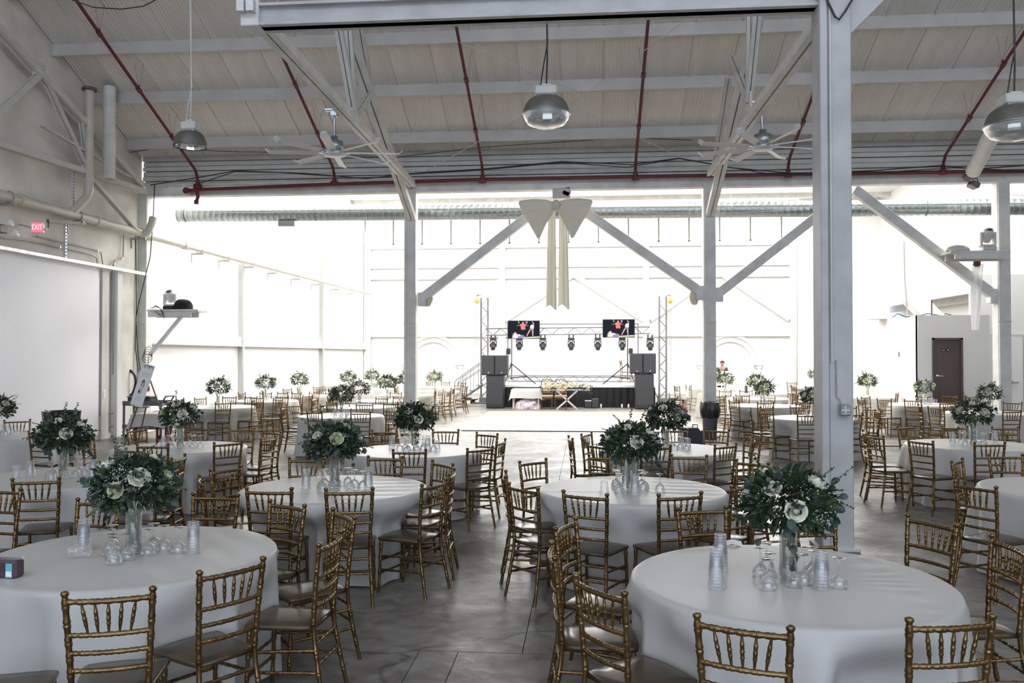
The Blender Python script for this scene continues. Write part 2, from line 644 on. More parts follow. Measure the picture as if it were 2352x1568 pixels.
# turned-up laps along both long edges
for sx in (-1, 1):
    sm.bar((sx * .455, y0, roofz(y0) + .0), (sx * .455, y1, roofz(y1) + .0), .012, .03)
sheet = sm.mesh('roof_sheet', M['roof'])
for k in range(32):
    link('roof_sheet', sheet, ce, (XL + .3 + k * .915, 0, .006 * (k % 2)))
for y in (19.77, 18.26, 16.86, 15.42, 13.98, 12.54, 11.1, 9.66, 8.22):
    z = roofz(y)
    pm = MB().box((3.1, y, z - .117), (28.9, .012, .262)).box((3.1, y - .04, z - .255), (28.9, .09, .016))
    obj('purlin', pm, M['purlin'], ce)
pm = MB()
pm.box((3.1, 0, roofz(5) - .1), (29.4, 10.2, .2))
pm.box((-8.9, 1.2, 13.55), (3.0, 5.2, .06))
obj('roof_deck', pm, M['roof'], ce)

# header between the halls: beam and lapped boards above it
bmx = tag(obj('header_beam', MB().box((3.0, YB, 6.145), (28.4, .26, .27), bev=.012).box((3.0, YB - .15, 6.28), (28.4, .12, .03)), M['steel']), 'long white header beam carried across the row of columns', 'beam')
bmx['kind'] = 'structure'
hb = thing('wall_header', 'lapped cream boards between the header beam and the roof', 'wall', kind='structure')
for k in range(6):
    z0 = 6.29 + k * .125
    obj('board', MB().box((3.0, YB + .02 - .03 * (k % 2), z0 + .058), (28.6, .10, .112 if k % 3 else .105), bev=.006), M['steel2'], hb)
obj('upper_wall', MB().box((3.0, YB + .15, 8.4), (29.0, .12, 2.8)), M['wall_white'], hb)
obj('boarding', MB().box((3.0, YB + .12, 6.7), (28.6, .06, .9)), M['dark_gap'], hb)

# columns along the line between the halls
for i, x in enumerate(COLX):
    lab = ['white wall column with the left light shelf and cable coil', 'white column with sheer drape on its stage side, left of the dance floor',
           'white column with sheer drape beside the bagged bin', 'white column carrying the right light shelf'][i]
    c = thing('column', lab, 'column', (x, YB, 0), kind='structure')
    obj('shaft', MB().box((0, 0, 3.1), (.29, .30, 6.0), bev=.012), M['steel'], c)
    obj('flange', MB().box((-.10, -.165, 3.1), (.06, .03, 5.9)), M['steel'], c)
    obj('base_plate', MB().box((0, 0, .02), (.44, .44, .04), bev=.008), M['steel2'], c)
    obj('splice_plate', MB().box((0, -.16, 2.75), (.30, .02, .03)), M['steel2'], c)

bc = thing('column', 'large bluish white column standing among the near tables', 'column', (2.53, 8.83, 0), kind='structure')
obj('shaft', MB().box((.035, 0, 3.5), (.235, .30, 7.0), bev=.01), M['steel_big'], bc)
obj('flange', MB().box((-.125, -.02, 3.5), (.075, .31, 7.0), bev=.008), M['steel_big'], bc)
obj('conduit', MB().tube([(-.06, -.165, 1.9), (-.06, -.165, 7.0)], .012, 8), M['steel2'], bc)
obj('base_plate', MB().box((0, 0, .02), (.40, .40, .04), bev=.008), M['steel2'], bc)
ob = thing('power_outlet', 'grey four-gang outlet box fixed on the large column', 'outlet', (2.53 + .055, 8.83 - .15, 1.42))
obj('outlet_box', MB().box((0, -.035, 0), (.105, .07, .115), bev=.01), M['galv'], ob)
for dx in (-.024, .024):
    for dz in (-.028, .028):
        s_ = obj('socket', MB().box((dx, -.073, dz), (.034, .008, .042), bev=.004), M['conduit'], ob)
        for q in (-.007, .007):
            obj('slot', MB().box((dx + q, -.078, dz + .006), (.004, .004, .012)), M['black'], s_)
obj('whip', MB().tube([(-.03, -.03, .05), (-.04, -.03, .10), (-.07, -.015, .13), (-.075, -.01, .5)], .008, 6), M['conduit'], ob)

# knee braces with their brackets
for a, b, lab in (((972, 683), (1222, 490), 'white knee brace from the left drape column up to the bow'),
                  ((1606, 668), (1340, 484), 'white knee brace from the bin column up to the bow'),
                  ((1652, 672), (1900, 478), 'white knee brace rising right from the bin column'),
                  ((2278, 675), (1962, 436), 'white knee brace rising left from the right shelf column')):
    p, q = PY(*a, YB), PY(*b, YB)
    t = thing('knee_brace', lab, 'brace', tuple(p), kind='structure')
    obj('strut', MB().bar((0, 0, 0), tuple(q - p), .22, .20, (0, 1, 0), .012), M['steel'], t)
    s = 1 if q.x > p.x else -1
    obj('bracket', MB().box((-s * .02, 0, -.05), (.20, .24, .34), bev=.01), M['steel'], t)

# cross beam from the large column and the roof trusses
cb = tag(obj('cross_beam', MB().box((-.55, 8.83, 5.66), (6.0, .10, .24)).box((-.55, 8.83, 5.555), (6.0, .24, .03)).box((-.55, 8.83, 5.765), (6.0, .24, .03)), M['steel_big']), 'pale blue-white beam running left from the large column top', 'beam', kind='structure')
g = thing('beam_joint', 'bolted clamp joint at the left end of the cross beam', 'bracket', (-3.62, 8.83, 5.68), kind='structure')
obj('plate', MB().box((0, 0, 0), (.20, .26, .30), bev=.01), M['steel'], g)
obj('shackle', MB().tube([(-.06, -.14, -.02), (-.10, -.16, .05), (-.08, -.15, .16), (0, -.14, .2), (.05, -.14, .12)], .012, 6), M['galv'], g)
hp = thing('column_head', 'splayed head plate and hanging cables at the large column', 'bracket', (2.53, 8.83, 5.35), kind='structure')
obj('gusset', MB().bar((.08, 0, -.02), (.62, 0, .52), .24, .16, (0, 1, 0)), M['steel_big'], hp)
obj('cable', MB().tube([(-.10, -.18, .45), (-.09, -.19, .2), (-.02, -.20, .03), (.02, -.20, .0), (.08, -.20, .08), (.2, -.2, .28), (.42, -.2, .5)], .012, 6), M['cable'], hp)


def angle_pair(mb, p, q, wd=.11, gap=.02, up=(0, 0, 1)):
    p, q = Vector(p), Vector(q)
    side = Vector((1, 0, 0))
    for s in (-1, 1):
        o = side * s * (gap / 2 + wd / 4)
        mb.bar(p + o, q + o, wd / 2, wd * .8)
    return mb


def truss(lab, X, col, node, near, topc, webs, fan):
    """bottom chord, top chord and web of one roof truss running towards the camera"""
    t = thing('roof_truss', lab, 'truss', (0, 0, 0), kind='structure')
    obj('bottom_chord', angle_pair(MB(), col, near, .16, .025), M['steel'], t)
    obj('top_chord', angle_pair(MB(), topc[0], topc[1], .17, .03), M['steel'], t)
    for a, b in webs:
        obj('web_member', angle_pair(MB(), a, b, .11, .02), M['steel2'], t)
    obj('gusset_plate', MB().box(node, (.02, .36, .26)), M['steel'], t)
    return t


nl = Vector((-3.93, 13.95, 6.02))
truss('white roof truss whose chord slopes to the cross beam', -4.27, None or (-4.27, 20.4, 6.18), nl, (-3.63, 8.6, 5.72),
      ((-4.27, 20.30, 5.35), (-4.27, 9.0, 10.3)),
      [(nl, (-4.1, 13.95, 8.3)), (nl, (-4.25, 16.2, 7.15)), (nl, (-4.1, 12.4, 8.9)), ((-4.25, 16.25, 7.2), (-4.27, 18.6, 6.15)), ((-4.25, 16.25, 7.2), (-4.25, 14.2, 9.6))], None)
nr = Vector((2.80, 14.6, 6.32))
truss('white roof truss whose chord meets the large column', 3.0, (2.98, 20.4, 6.30), nr, (2.54, 8.95, 5.55),
      ((2.98, 20.30, 5.35), (2.98, 9.0, 10.3)),
      [(nr, (2.85, 14.6, 8.4)), (nr, (2.9, 16.9, 7.9)), (nr, (2.8, 13.2, 8.6)), ((2.9, 17.2, 7.6), (2.95, 19.3, 6.35))], None)

# truss lying against the left wall
tl = thing('wall_truss', 'cream steel truss standing close against the side wall', 'truss', kind='structure')
xw = -11.05
P = lambda x, y: tuple(PX(x, y, xw))
for nm, a, b, wd in (('top_chord', (-60, 5), (325, 428), .17), ('bottom_chord', (-20, 325), (335, 440), .14), ('web_member', (98, 165), (-10, 262), .12), ('web_member', (98, 170), (200, 392), .10),
                     ('web_member', (185, 270), (202, 392), .08), ('web_member', (95, 288), (318, 418), .06), ('web_member', (196, 395), (315, 530), .10)):
    obj(nm, angle_pair(MB(), P(*a), P(*b), wd, .02), M['steel2'], tl)
obj('gusset_plate', MB().box(P(90, 160), (.05, .34, .30)), M['steel2'], tl)
obj('gusset_plate', MB().box(P(198, 395), (.05, .30, .26)), M['steel2'], tl)

# bracing rods under the roof
for a, b, ya, yb, lab in (((890, 30), (1330, 210), 15.4, 18.3, 'thin white cross rod under the roof, upper left of centre lamp'), ((1310, 240), (1570, 50), 18.0, 15.6, 'thin white cross rod rising right of centre lamp'),
                          ((1310, 240), (1560, 360), 18.4, 20.1, 'thin white cross rod falling right of centre lamp'), ((1200, 268), (975, 395), 18.5, 20.2, 'thin white cross rod falling left of centre lamp')):
    tag(obj('brace_rod', MB().tube([PY(*a, ya), PY(*b, yb)], .009, 6), M['steel2']), lab, 'rod', kind='structure')

# ------------------------------------------------------------------ the bright far hall
m = MB()
m.box((XL - .3, (YB + BACK) / 2, 4.85), (.3, BACK - YB + .4, 9.7))
struct('wall_far_left', m, M['wall_white'], 'tall white side wall of the bright far hall')
z = 2.28
t3 = struct('trim_3', MB().box((XL - .08, (YB + BACK) / 2, 2.42), (.16, BACK - YB - .4, .28), bev=.01), M['wall_white'], 'white ledge along the far side wall')
obj('joint', MB().box((XL + .0, (YB + BACK) / 2, 2.265), (.06, BACK - YB - .4, .03)), M['relief'], t3)  # grey strip that paints in the shade under the ledge
for i, y in enumerate((26.9, 35.4)):
    struct('trim_%d' % (4 + i), MB().box((XL - .06, y, 4.6), (.20, .07, 9.2)).box((XL + .03, y - .09, 5.2), (.03, .03, 7.5)), M['relief'], ['nearer upright post on the far side wall', 'farther upright post on the far side wall'][i])  # white posts given the painted shade grey so they stay visible
# back wall with the clerestory left open
m = MB()
m.box((1.3, BACK + .15, 3.85), (26.2, .3, 7.7)).box((1.3, BACK + .15, 9.45), (26.2, .3, .5))
wb = struct('wall_back', m, M['wall_white'], 'white back wall behind the stage')
wx = [-11.5 + 1.52 * k for k in range(18)]
for k in range(17):
    a, b = wx[k], wx[k + 1]
    wn = tag(link('window_%d' % (k + 1), None, None, ((a + b) / 2, BACK + .1, 7.7)), 'clerestory window high in the back wall', 'window', 'clerestory windows', 'structure')
    fm = MB().box((-.74, 0, .75), (.07, .12, 1.5)).box((.74, 0, .75), (.07, .12, 1.5)).box((0, 0, .03), (1.5, .12, .06)).box((0, 0, 1.47), (1.5, .12, .06))
    obj('window_frame', fm, M['conduit'], wn)
    obj('pane', MB().box((0, .03, .75), (1.42, .01, 1.4)), M['glass'], wn)
# steel frames standing in relief on the back wall
for i, x in enumerate((-11.3, -4.27, 3.05, 10.3)):
    struct('trim_%d' % (6 + i), MB().box((x, BACK - .1, 4.2), (.34, .2, 8.4)), M['wall_white'], ['corner post', 'post left of the stage screen', 'post right of the stage screen', 'rightmost post'][i] + ' on the white back wall')
    obj('joint', MB().box((x + .19, BACK - .03, 4.2), (.03, .1, 8.4)), M['relief'], bpy.data.objects['trim_%d' % (6 + i)])  # painted shade line down the side of each post
k = 10
for z_, h_ in ((6.75, .55), (5.95, .10), (7.55, .12), (2.95, .05)):
    tr_ = struct('trim_%d' % k, MB().box((-.5, BACK - .06, z_), (21.4, .14, h_)), M['wall_white'], {6.75: 'deep white girder', 5.95: 'thin ledge under the girder', 7.55: 'window sill ledge', 2.95: 'low dado line'}[z_] + ' on the back wall')
    obj('joint', MB().box((-.5, BACK - .09, z_ - h_ / 2 - .015), (21.4, .12, .03)), M['relief'], tr_)  # shade below the girder and ledges, painted as a grey strip
    k += 1
for a, b in ((-4.1, -.75), (2.9, -.45), (3.25, 6.4), (10.1, 6.9)):
    tr_ = struct('trim_%d' % k, MB().bar((a, BACK - .12, 3.75), (b, BACK - .12, 5.95), .24, .22, (0, 1, 0)), M['wall_white'], 'white knee brace on the back wall at %s' % {-4.1: 'the left of the screen', 2.9: 'the right of the screen', 3.25: 'the arch side', 10.1: 'the far right post'}[a])
    e_ = Vector((b - a, 0, 2.2)).normalized().cross(Vector((0, 1, 0))) * (1 if b > a else -1)
    o_ = e_ * .125
    obj('joint', MB().bar((a + o_.x, BACK - .15, 3.75 + o_.z), (b + o_.x, BACK - .15, 5.95 + o_.z), .12, .03, (0, 0, 1)), M['relief'], tr_)  # painted shade line along the edge of the brace
    k += 1
for i, x in enumerate((-7.85, 7.2)):
    am = MB()
    for r, zz, th in ((1.42, 1.55, .16), (1.12, 1.55, .07)):
        pts = [(x - r, BACK - .05, .1), (x - r, BACK - .05, zz)] + [(x - r * math.cos(PI * q / 16), BACK - .05, zz + r * math.sin(PI * q / 16)) for q in range(1, 16)] + [(x + r, BACK - .05, zz), (x + r, BACK - .05, .1)]
        for q in range(len(pts) - 1):
            am.bar(pts[q], pts[q + 1], th, .12, (0, 1, 0))
    for s in (-1, 1):
        am.box((x + s * 1.42, BACK - .07, 1.5), (.42, .16, .14), bev=.02).box((x + s * 1.42, BACK - .06, 1.36), (.3, .12, .12), bev=.02)
    struct('trim_%d' % k, am, M['wall_white'], ['plaster arch moulding left of the stage', 'plaster arch moulding behind the man with the laptop'][i])
    k += 1
# right side: upper wall over a recessed lower wall
struct('wall_far_right', MB().box((XRF + .15, 33, 7.3), (.3, 20.5, 5.0)), M['wall_white'], 'upper white wall on the right of the far hall')
struct('wall_recess', MB().box((XRF + 1.4, 32, 2.5), (.2, 23, 5.0)), M['wall_white'], 'lower wall set back under the ledge')
struct('trim_20', MB().box((XRF + .7, 33, 4.72), (1.4, 20.5, .16)).box((XRF + .1, 33, 4.45), (.18, 20.5, .38)).box((XRF + .9, 33, 4.3), (.14, 20.5, .5)), M['steel2'], 'cream beams under the overhanging right wall')
struct('wall_return', MB().box((12.3, BACK - .9, 4.8), (3.9, .3, 9.6)), M['wall_white'], 'short cream wall stub in the right corner of the far hall')
struct('wall_right_end', MB().box((16.2, 21.0, 4.8), (.3, 1.2, 9.6)), M['wall_white'], 'short wall end beyond the right column')
# far roof with long skylights
cf = thing('ceiling_far', 'white roof of the far hall with long skylights', 'ceiling', kind='structure')
rm = MB()
for x0, x1 in ((-11.8, -11.2), (-4.8, -2.7), (3.7, 5.8), (12.2, 18)):
    rm.box(((x0 + x1) / 2, 31.6, 9.65), (x1 - x0, 22.6, .14))
for x in (-8.0, .5, 9.0):
    for ya, yb in ((20.4, 20.8), (27.8, 32.6), (39.4, 42.9)):
        rm.box((x, (ya + yb) / 2, 9.65), (6.42, yb - ya, .14))
obj('roof_panel', rm, M['wall_white'], cf)
for x in (-8.0, .5, 9.0):
    for y in (24.3, 36.0):
        obj('skylight_pane', MB().box((x, y, 9.66), (6.4, 6.8, .03)), M['skylight'], cf)
        for q in range(5):
            obj('glazing_bar', MB().box((x - 3.2 + 1.6 * q, y, 9.60), (.05, 6.8, .06)), M['steel'], cf)
for i, y in enumerate((22.6, 28.0, 31.5, 35.6, 40.4)):
    obj('rafter', MB().box((1.4, y, 9.5), (26.0, .14, .22)), M['steel'], cf)

# ================================================================== PIPES, LAMPS, FANS, DUCTS
# red sprinkler pipe with its branches
sp = thing('sprinkler_pipe', 'dark red sprinkler main with branch lines rising under the roof', 'pipe', (0, 0, 0))
hy, hz = 20.2, 6.22
obj('main_pipe', MB().tube([(-9.72, hy, hz - .10), (-6.2, hy, hz - .02), (-2.5, hy, hz + .03), (1.2, hy, hz + .03), (13.5, hy, hz - .02)], .048, 10), M['pipe_red'], sp)
for bx, dx in ((-9.72, 0), (-6.2, 0), (-2.5, 0), (1.2, 0), (4.78, .1), (8.3, .1)):
    b = obj('branch_pipe', MB().tube([(bx, hy, hz), (bx, hy - .02, hz + .22), (bx, hy - .15, hz + .38), (bx + dx, 9.0, hz + .38 + .44 * (hy - .15 - 9.0))], .034, 8), M['pipe_red'], sp)
    fm = MB().tube([(bx, hy, hz - .06), (bx, hy, hz + .12)], .055, 8).tube([(bx - .09, hy, hz), (bx + .09, hy, hz)], .06, 8)
    obj('tee_fitting', fm, M['pipe_red'], b)
    for yy in (18.9, 17.4, 15.9, 14.4):
        zz = hz + .38 + .44 * (hy - .15 - yy)
        obj('coupling', MB().tube([(bx + dx * .2, yy + .06, zz - .026), (bx + dx * .2, yy - .06, zz + .026)], .05, 8).tube([(bx, yy, zz), (bx, yy, zz + .10)], .018, 6), M['pipe_red'], b)
        obj('hanger', MB().tube([(bx, yy, zz), (bx - .10, yy, roofz(yy) - .02)], .006, 5).tube([(bx, yy, zz), (bx + .10, yy, roofz(yy) - .02)], .006, 5), M['conduit'], b)
v = MB().tube([(-9.72, hy, hz - .10), (-9.86, hy - .03, hz - .13), (-9.95, hy - .05, hz - .14)], .06, 8).tube([(-9.95, hy - .16, hz - .14), (-9.95, hy + .06, hz - .14)], .085, 10)
v.tube([(-9.74, hy, hz - .12), (-9.70, hy - .02, hz - .28), (-9.74, hy - .02, hz - .40)], .045, 8).tube([(-9.74, hy - .02, hz - .36), (-9.74, hy - .02, hz - .46)], .06, 8)
obj('end_valve', v, M['pipe_red'], sp)

# spiral duct across the far hall, just behind the columns
du = thing('spiral_duct', 'long galvanised spiral air duct crossing behind the header beam', 'duct', (0, 22.0, 5.82))
prof, x = [], -11.1
m = MB()
pts, rs = [], []
while x < 13.8:
    for d_, r_ in ((0, .205), (.13, .205), (.138, .2085), (.146, .2085), (.150, .205)):
        pts.append((x + d_, 0, -.006 * (x + 11)))
        rs.append(r_)
    x += .16
obj('duct_wall', m.tube(pts, rs, 20, False), M['galv'], du)
obj('end_cap', MB().tube([(-11.12, 0, 0), (-11.09, 0, 0)], .215, 20), M['galv'], du)
for x in (-10.9, -7.25, -3.6, -.4, 3.75, 8.6):
    obj('hanger_strap', MB().bar((x, 0, .21 - .006 * (x + 11)), (x + .1, 0, 3.5), .035, .006, (1, 0, 0)).tube([(x, .22 * math.cos(a * PI / 10), .22 * math.sin(a * PI / 10) - .006 * (x + 11)) for a in range(20)], .01, 5, closed=True), M['galv'], du)
for x in (-8.05, 6.3):
    obj('outlet_grille', MB().box((x, 0, -.29), (.46, .2, .16), bev=.01), M['galv'], du)
# a second curved duct end at the right and a vent pipe under the left roof
tag(obj('duct_elbow', MB().tube([(10.6, 22.6, 5.9), (11.3, 22.5, 5.85), (11.9, 22.3, 5.7), (12.2, 22.2, 5.3)], .24, 16), M['galv']), 'bulging foil-wrapped duct elbow beyond the right column', 'duct')
vp = thing('vent_pipe', 'white vertical vent pipe with open lower end by the side wall', 'pipe', (-10.75, 18.0, 0))
obj('pipe_wall', MB().lathe([(.135, 8.05), (.135, 5.95), (.115, 5.95), (.115, 6.4)], 18).lathe([(.14, 7.0), (.14, 6.98)], 18), M['steel'], vp)
vp2 = thing('vent_pipe', 'long sloping white vent pipe below the right pendant lamp', 'pipe', (0, 0, 0))
a, b = PY(2290, 285, 16.6), PY(2236, 392, 19.6)
obj('pipe_wall', MB().tube([a, b], .16, 16), M['steel'], vp2)
obj('spout', MB().tube([b, b + Vector((-.05, .25, -.12))], .09, 10), M['lamp_dark'], vp2)

# cream drain pipe along the left wall
xp = -11.1
P = lambda x, y, X=xp: tuple(PX(x, y, X))
dp = thing('drain_pipe', 'long cream drain pipe running along the side wall on brackets', 'pipe')
zz = 5.02
obj('long_pipe', MB().tube([(xp, 11, zz - .02), (xp, 17.0, zz), (xp, 22.4, zz)], .10, 12, False).tube([(xp, 22.3, zz), (xp, 42.4, zz + .12)], .085, 12), M['pipe_cream'], dp)
for y in (15.6, 18.2, 22.35):
    obj('coupling', MB().tube([(xp, y - .14, zz), (xp, y + .14, zz)], .118, 12), M['pipe_cream'], dp)
obj('down_pipe', MB().tube([(xp + .12, 17.6, 7.85), (xp + .12, 17.6, 5.62), (xp + .11, 17.55, 5.46), (xp + .02, 17.25, 5.12), (xp, 17.15, zz)], .10, 12), M['pipe_cream'], dp)
obj('flange', MB().lathe([(0, 7.9), (.16, 7.9), (.16, 7.84), (.10, 7.84)], 14, (xp + .12, 17.6, 0)), M['lamp_dark'], dp)
obj('elbow', MB().tube([(xp, 20.0, zz - .05), (xp + .18, 20.0, zz + .02), (xp + .26, 20.05, zz + .25), (xp + .27, 20.1, zz + .4)], .09, 10), M['pipe_cream'], dp)
for y in (15.2, 17.4, 20.0, 23.2, 25.0, 26.9, 29.0, 31.4, 33.8, 36.5, 39.0):
    obj('bracket', MB().bar((XL + .01, y, zz - .135), (xp + .14, y, zz - .135), .05, .05).bar((XL + .02, y, zz - .16), (XL + .02, y, zz - .38), .03, .03), M['conduit'], dp)
    obj('clamp', MB().tube([(xp + .112 * math.cos(a * PI / 8), y, zz + .112 * math.sin(a * PI / 8)) for a in range(16)], .012, 5, closed=True), M['conduit'], dp)
# galvanised strut over the board, its hangers, conduits
st = thing('strut_channel', 'galvanised strut rail above the white wall board', 'rail')
obj('channel', MB().bar((XL + .2, 10, 4.02), (XL + .2, 20.4, 4.02), .10, .085, (0, 0, 1), .01), M['zinc'], st)
for y, z0, z1 in ((17.25, 5.2, 6.0), (17.0, 4.06, 4.86)):
    hm = obj('hanger', MB().bar((XL + .22, y, z0), (XL + .22, y, z1), .05, .05), M['zinc'], st)
    for q in range(int((z1 - z0) / .07)):
        obj('slot', MB().box((XL + .247, y - .002, z0 + .05 + .07 * q), (.004, .02, .035)), M['dark_gap'], hm)
for n_, pts, lab in ((0, [(85, 542), (215, 572), (232, 580), (236, 605), (236, 930), (242, 945), (262, 950)], 'upper grey conduit bending down beside the white board'),
                     (1, [(0, 545), (60, 551), (205, 582), (222, 592), (228, 640), (228, 950), (240, 975), (262, 980)], 'lower grey conduit bending down beside the white board'),
                     (2, [(284, 540), (283, 590), (276, 597), (264, 599), (259, 612), (259, 860)], 'short conduit stepping down near the wall column')):
    q = [Vector(PX(x, y, XL + .06)) for x, y in pts]
    c = thing('conduit', lab, 'conduit', tuple(q[0]))
    obj('tube', MB().tube([p - q[0] for p in q], .018, 7), M['conduit'], c)
    for k in (1, 3):
        d = q[k] * .5 + q[k + 1] * .5 - q[0]
        obj('strap', MB().box(d, (.05, .03, .06)), M['zinc'], c)
tag(obj('wall_bracket', MB().bar(P(112, 505), P(112, 523), .03, .03).bar(PX(110, 507, -11.05), PX(196, 514, -11.0), .06, .07), M['lamp_dark']), 'dark steel bracket bar under the cream drain pipe', 'bracket')
jb = tag(obj('junction_box', MB().box(PX(236, 905, XL + .06), (.10, .12, .20), bev=.01), M['white_plastic']), 'small white junction box on the wall conduit', 'box')

# exit sign
e = PX(85, 522, -11.0)
ex = thing('exit_sign', 'small lit red exit sign on the side wall', 'sign', tuple(e), R(18))
obj('housing', MB().box((0, .06, 0), (.22, .10, .21), bev=.012), M['white_plastic'], ex)
obj('face', MB().box((0, .006, 0), (.205, .012, .195)), M['exit_face'], ex)
link('letters', text_mesh('letters', 'EXIT', .10, M['exit_letter']), ex, (0, -.004, 0), rot=(PI / 2, 0, 0), sc=(.92, 1.5, 1))
obj('arm', MB().bar((-.12, .08, .0), (-.34, .10, .06), .03, .03).bar((.11, .06, -.03), (.16, .06, -.03), .04, .03), M['conduit'], ex)
f = PX(14, 525, -10.95)
fl_ = thing('flood_light', 'pair of grey emergency flood lamps on the side wall', 'lamp', tuple(f))
obj('box', MB().box((-.12, 0, 0), (.16, .22, .16), bev=.015), M['lamp_dark'], fl_)
for dx, dz in ((.05, .10), (.16, -.10)):
    obj('lamp_head', MB().lathe([(.03, -.06), (.075, .05), (.07, .06), (0, .045)], 12, (dx, 0, dz), Matrix.Rotation(R(70), 3, 'Y')), M['white_plastic'], fl_)

# wires along the header
for i, (pts, r_, lab) in enumerate((
        ([(345, 425), (470, 405), (540, 392), (700, 398), (840, 410), (960, 397), (1110, 388), (1290, 371), (1450, 378), (1560, 363), (1680, 385), (1820, 398), (2000, 392), (2160, 380), (2240, 388), (2352, 380)], .013, 'upper black cable swagged along the header boards'),
        ([(460, 420), (540, 394), (640, 396), (760, 404), (905, 402), (1100, 391), (1290, 373), (1440, 384), (1560, 364), (1640, 378), (1760, 398), (1900, 404), (2100, 391), (2190, 385), (2352, 392)], .011, 'lower black cable swagged along the header boards'),
        ([(640, 349), (900, 362), (1110, 338), (1300, 325), (1440, 316), (1590, 322)], .008, 'thin wire looping below the last purlin'),
        ([(280, 352), (380, 338), (500, 347), (640, 350)], .008, 'thin wire running left below the last purlin'))):
    q = [PY(x, y, 20.12 if i < 2 else 19.9) for x, y in pts]
    tag(obj('cable', MB().tube(q, r_, 6), M['cable']), lab, 'cable')
tag(obj('cable', MB().tube([PY(165, 0, 12), PY(215, 17, 12), PY(280, 21, 12), PY(330, 14, 12), PY(372, -8, 12)], .009, 6), M['cable']), 'black cable loop hanging under the roof top left', 'cable')


# ceiling fans
def fan(lab, hub, node, turn):
    h, n_ = Vector(hub), Vector(node)
    t = thing('ceiling_fan', lab, 'ceiling fan', tuple(h))
    top = n_ - h
    obj('down_rod', MB().tube([(0, 0, .12), tuple(top)], .02, 8), M['galv'], t)
    obj('mount_clamp', MB().box(top + Vector((0, 0, .02)), (.34, .10, .05), bev=.01).box(top + Vector((0, 0, -.05)), (.12, .12, .10), bev=.01).tube([top + Vector((-.2, 0, .04)), top + Vector((-.24, 0, -.02))], .015, 6).tube([top + Vector((.2, 0, .04)), top + Vector((.24, 0, -.02))], .015, 6), M['galv'], t)
    obj('motor', MB().lathe([(0, .24), (.06, .24), (.065, .16), (.15, .15), (.155, .0), (.09, -.03), (0, -.03)], 20), M['galv'], t)
    obj('hub_plate', MB().lathe([(0, -.10), (.17, -.10), (.19, -.07), (.19, -.045), (0, -.045)], 20), M['white_plastic'], t)
    for k in range(8):
        a = turn + k * PI / 4
        M3 = Matrix.Rotation(a, 3, 'Z')
        b = MB()
        pr = [(-.07, -.006), (-.03, .016), (.03, .020), (.07, .004), (.03, .004), (-.03, 0)]
        vs = []
        for x in (.20, .8, 1.10, 1.16):
            s_ = 1 if x < 1.15 else .8
            for (y, z) in pr:
                p = Vector((x, y * s_, z * s_ + (.05 if x > 1.15 else .0)))
                vs.append(M3 @ (Matrix.Rotation(R(12), 3, 'X') @ p) + Vector((0, 0, -.05)))
        fs = [tuple(range(5, -1, -1)), tuple(18 + q for q in range(6))]
        for j in range(3):
            for q in range(6):
                fs.append((j * 6 + q, j * 6 + (q + 1) % 6, j * 6 + 6 + (q + 1) % 6, j * 6 + 6 + q))
        b.add(vs, fs)
        bl = obj('blade', b, M['white_plastic'], t)
        obj('blade_iron', MB().bar(M3 @ Vector((.13, 0, -.06)), M3 @ Vector((.26, 0, -.055)), .05, .012), M['galv'], bl)
    return t


fan('eight-bladed white ceiling fan left of the aisle', PY(768, 345, 13.95), PY(768, 255, 13.95), R(9))
fan('eight-bladed white ceiling fan beside the large column', PY(1752, 330, 14.6), PY(1748, 238, 14.6), R(16))


# pendant high-bay lamps
def lamp(lab, px, py_box, py_rim, Y, rr, lens, top):
    c = PY(px, py_rim, Y)
    t = thing('pendant_lamp', lab, 'pendant lamp', tuple(c))
    H = PY(px, py_box, Y).z - c.z
    hd = H * .60
    prof = [(rr, 0), (rr * 1.02, .01)] + [(rr * math.cos(q / 8 * PI / 2 * .86) ** .8, hd * math.sin(q / 8 * PI / 2)) for q in range(1, 8)] + [(rr * .30, hd)]
    obj('shade', MB().lathe(prof, 28), M['lamp_dark'], t)
    obj('reflector', MB().lathe([(r_ * .96, z_ + (.004 if k else .002)) for k, (r_, z_) in enumerate(prof)], 14, smooth=False), M['lamp_in'], t)
    obj('ballast_box', MB().box((0, 0, hd + (H - hd) * .45), (rr * .95, rr * .8, (H - hd) * .72), bev=.012).box((0, 0, hd + (H - hd) * .02), (rr * .7, rr * .6, (H - hd) * .1)).box((0, 0, H * .97), (rr * .4, rr * .4, H * .08)), M['steel2'], t)
    if lens:
        obj('lens', MB().lathe([(rr * 1.03, .0), (rr * .98, -.05), (rr * .82, -.11), (rr * .45, -.15), (0, -.16)], 28), M['lens'], t)
        obj('clip_ring', MB().tube([(rr * 1.03 * math.cos(a * PI / 16), rr * 1.03 * math.sin(a * PI / 16), 0) for a in range(32)], .008, 5, closed=True), M['galv'], t)
    else:
        obj('bulb', MB().ball((0, 0, hd * .42), rr * .26, 10, (1, 1, 1.5)), M['white_plastic'], t)
    T = roofz(Y) - .3 - c.z
    obj('cord', MB().tube([(0, 0, H), (.01, 0, H + .3), (-.012, 0, (H + T) / 2), (.0, 0, T)], .010, 6).tube([(-.07, 0, H * .95), (-.03, 0, H + .25), (.015, 0, H + .5), (-.05, 0, (H + T) / 2 + .2), (-.03, 0, T)], .008, 6), M['cable'] if lens else M['steel2'], t)
    return t


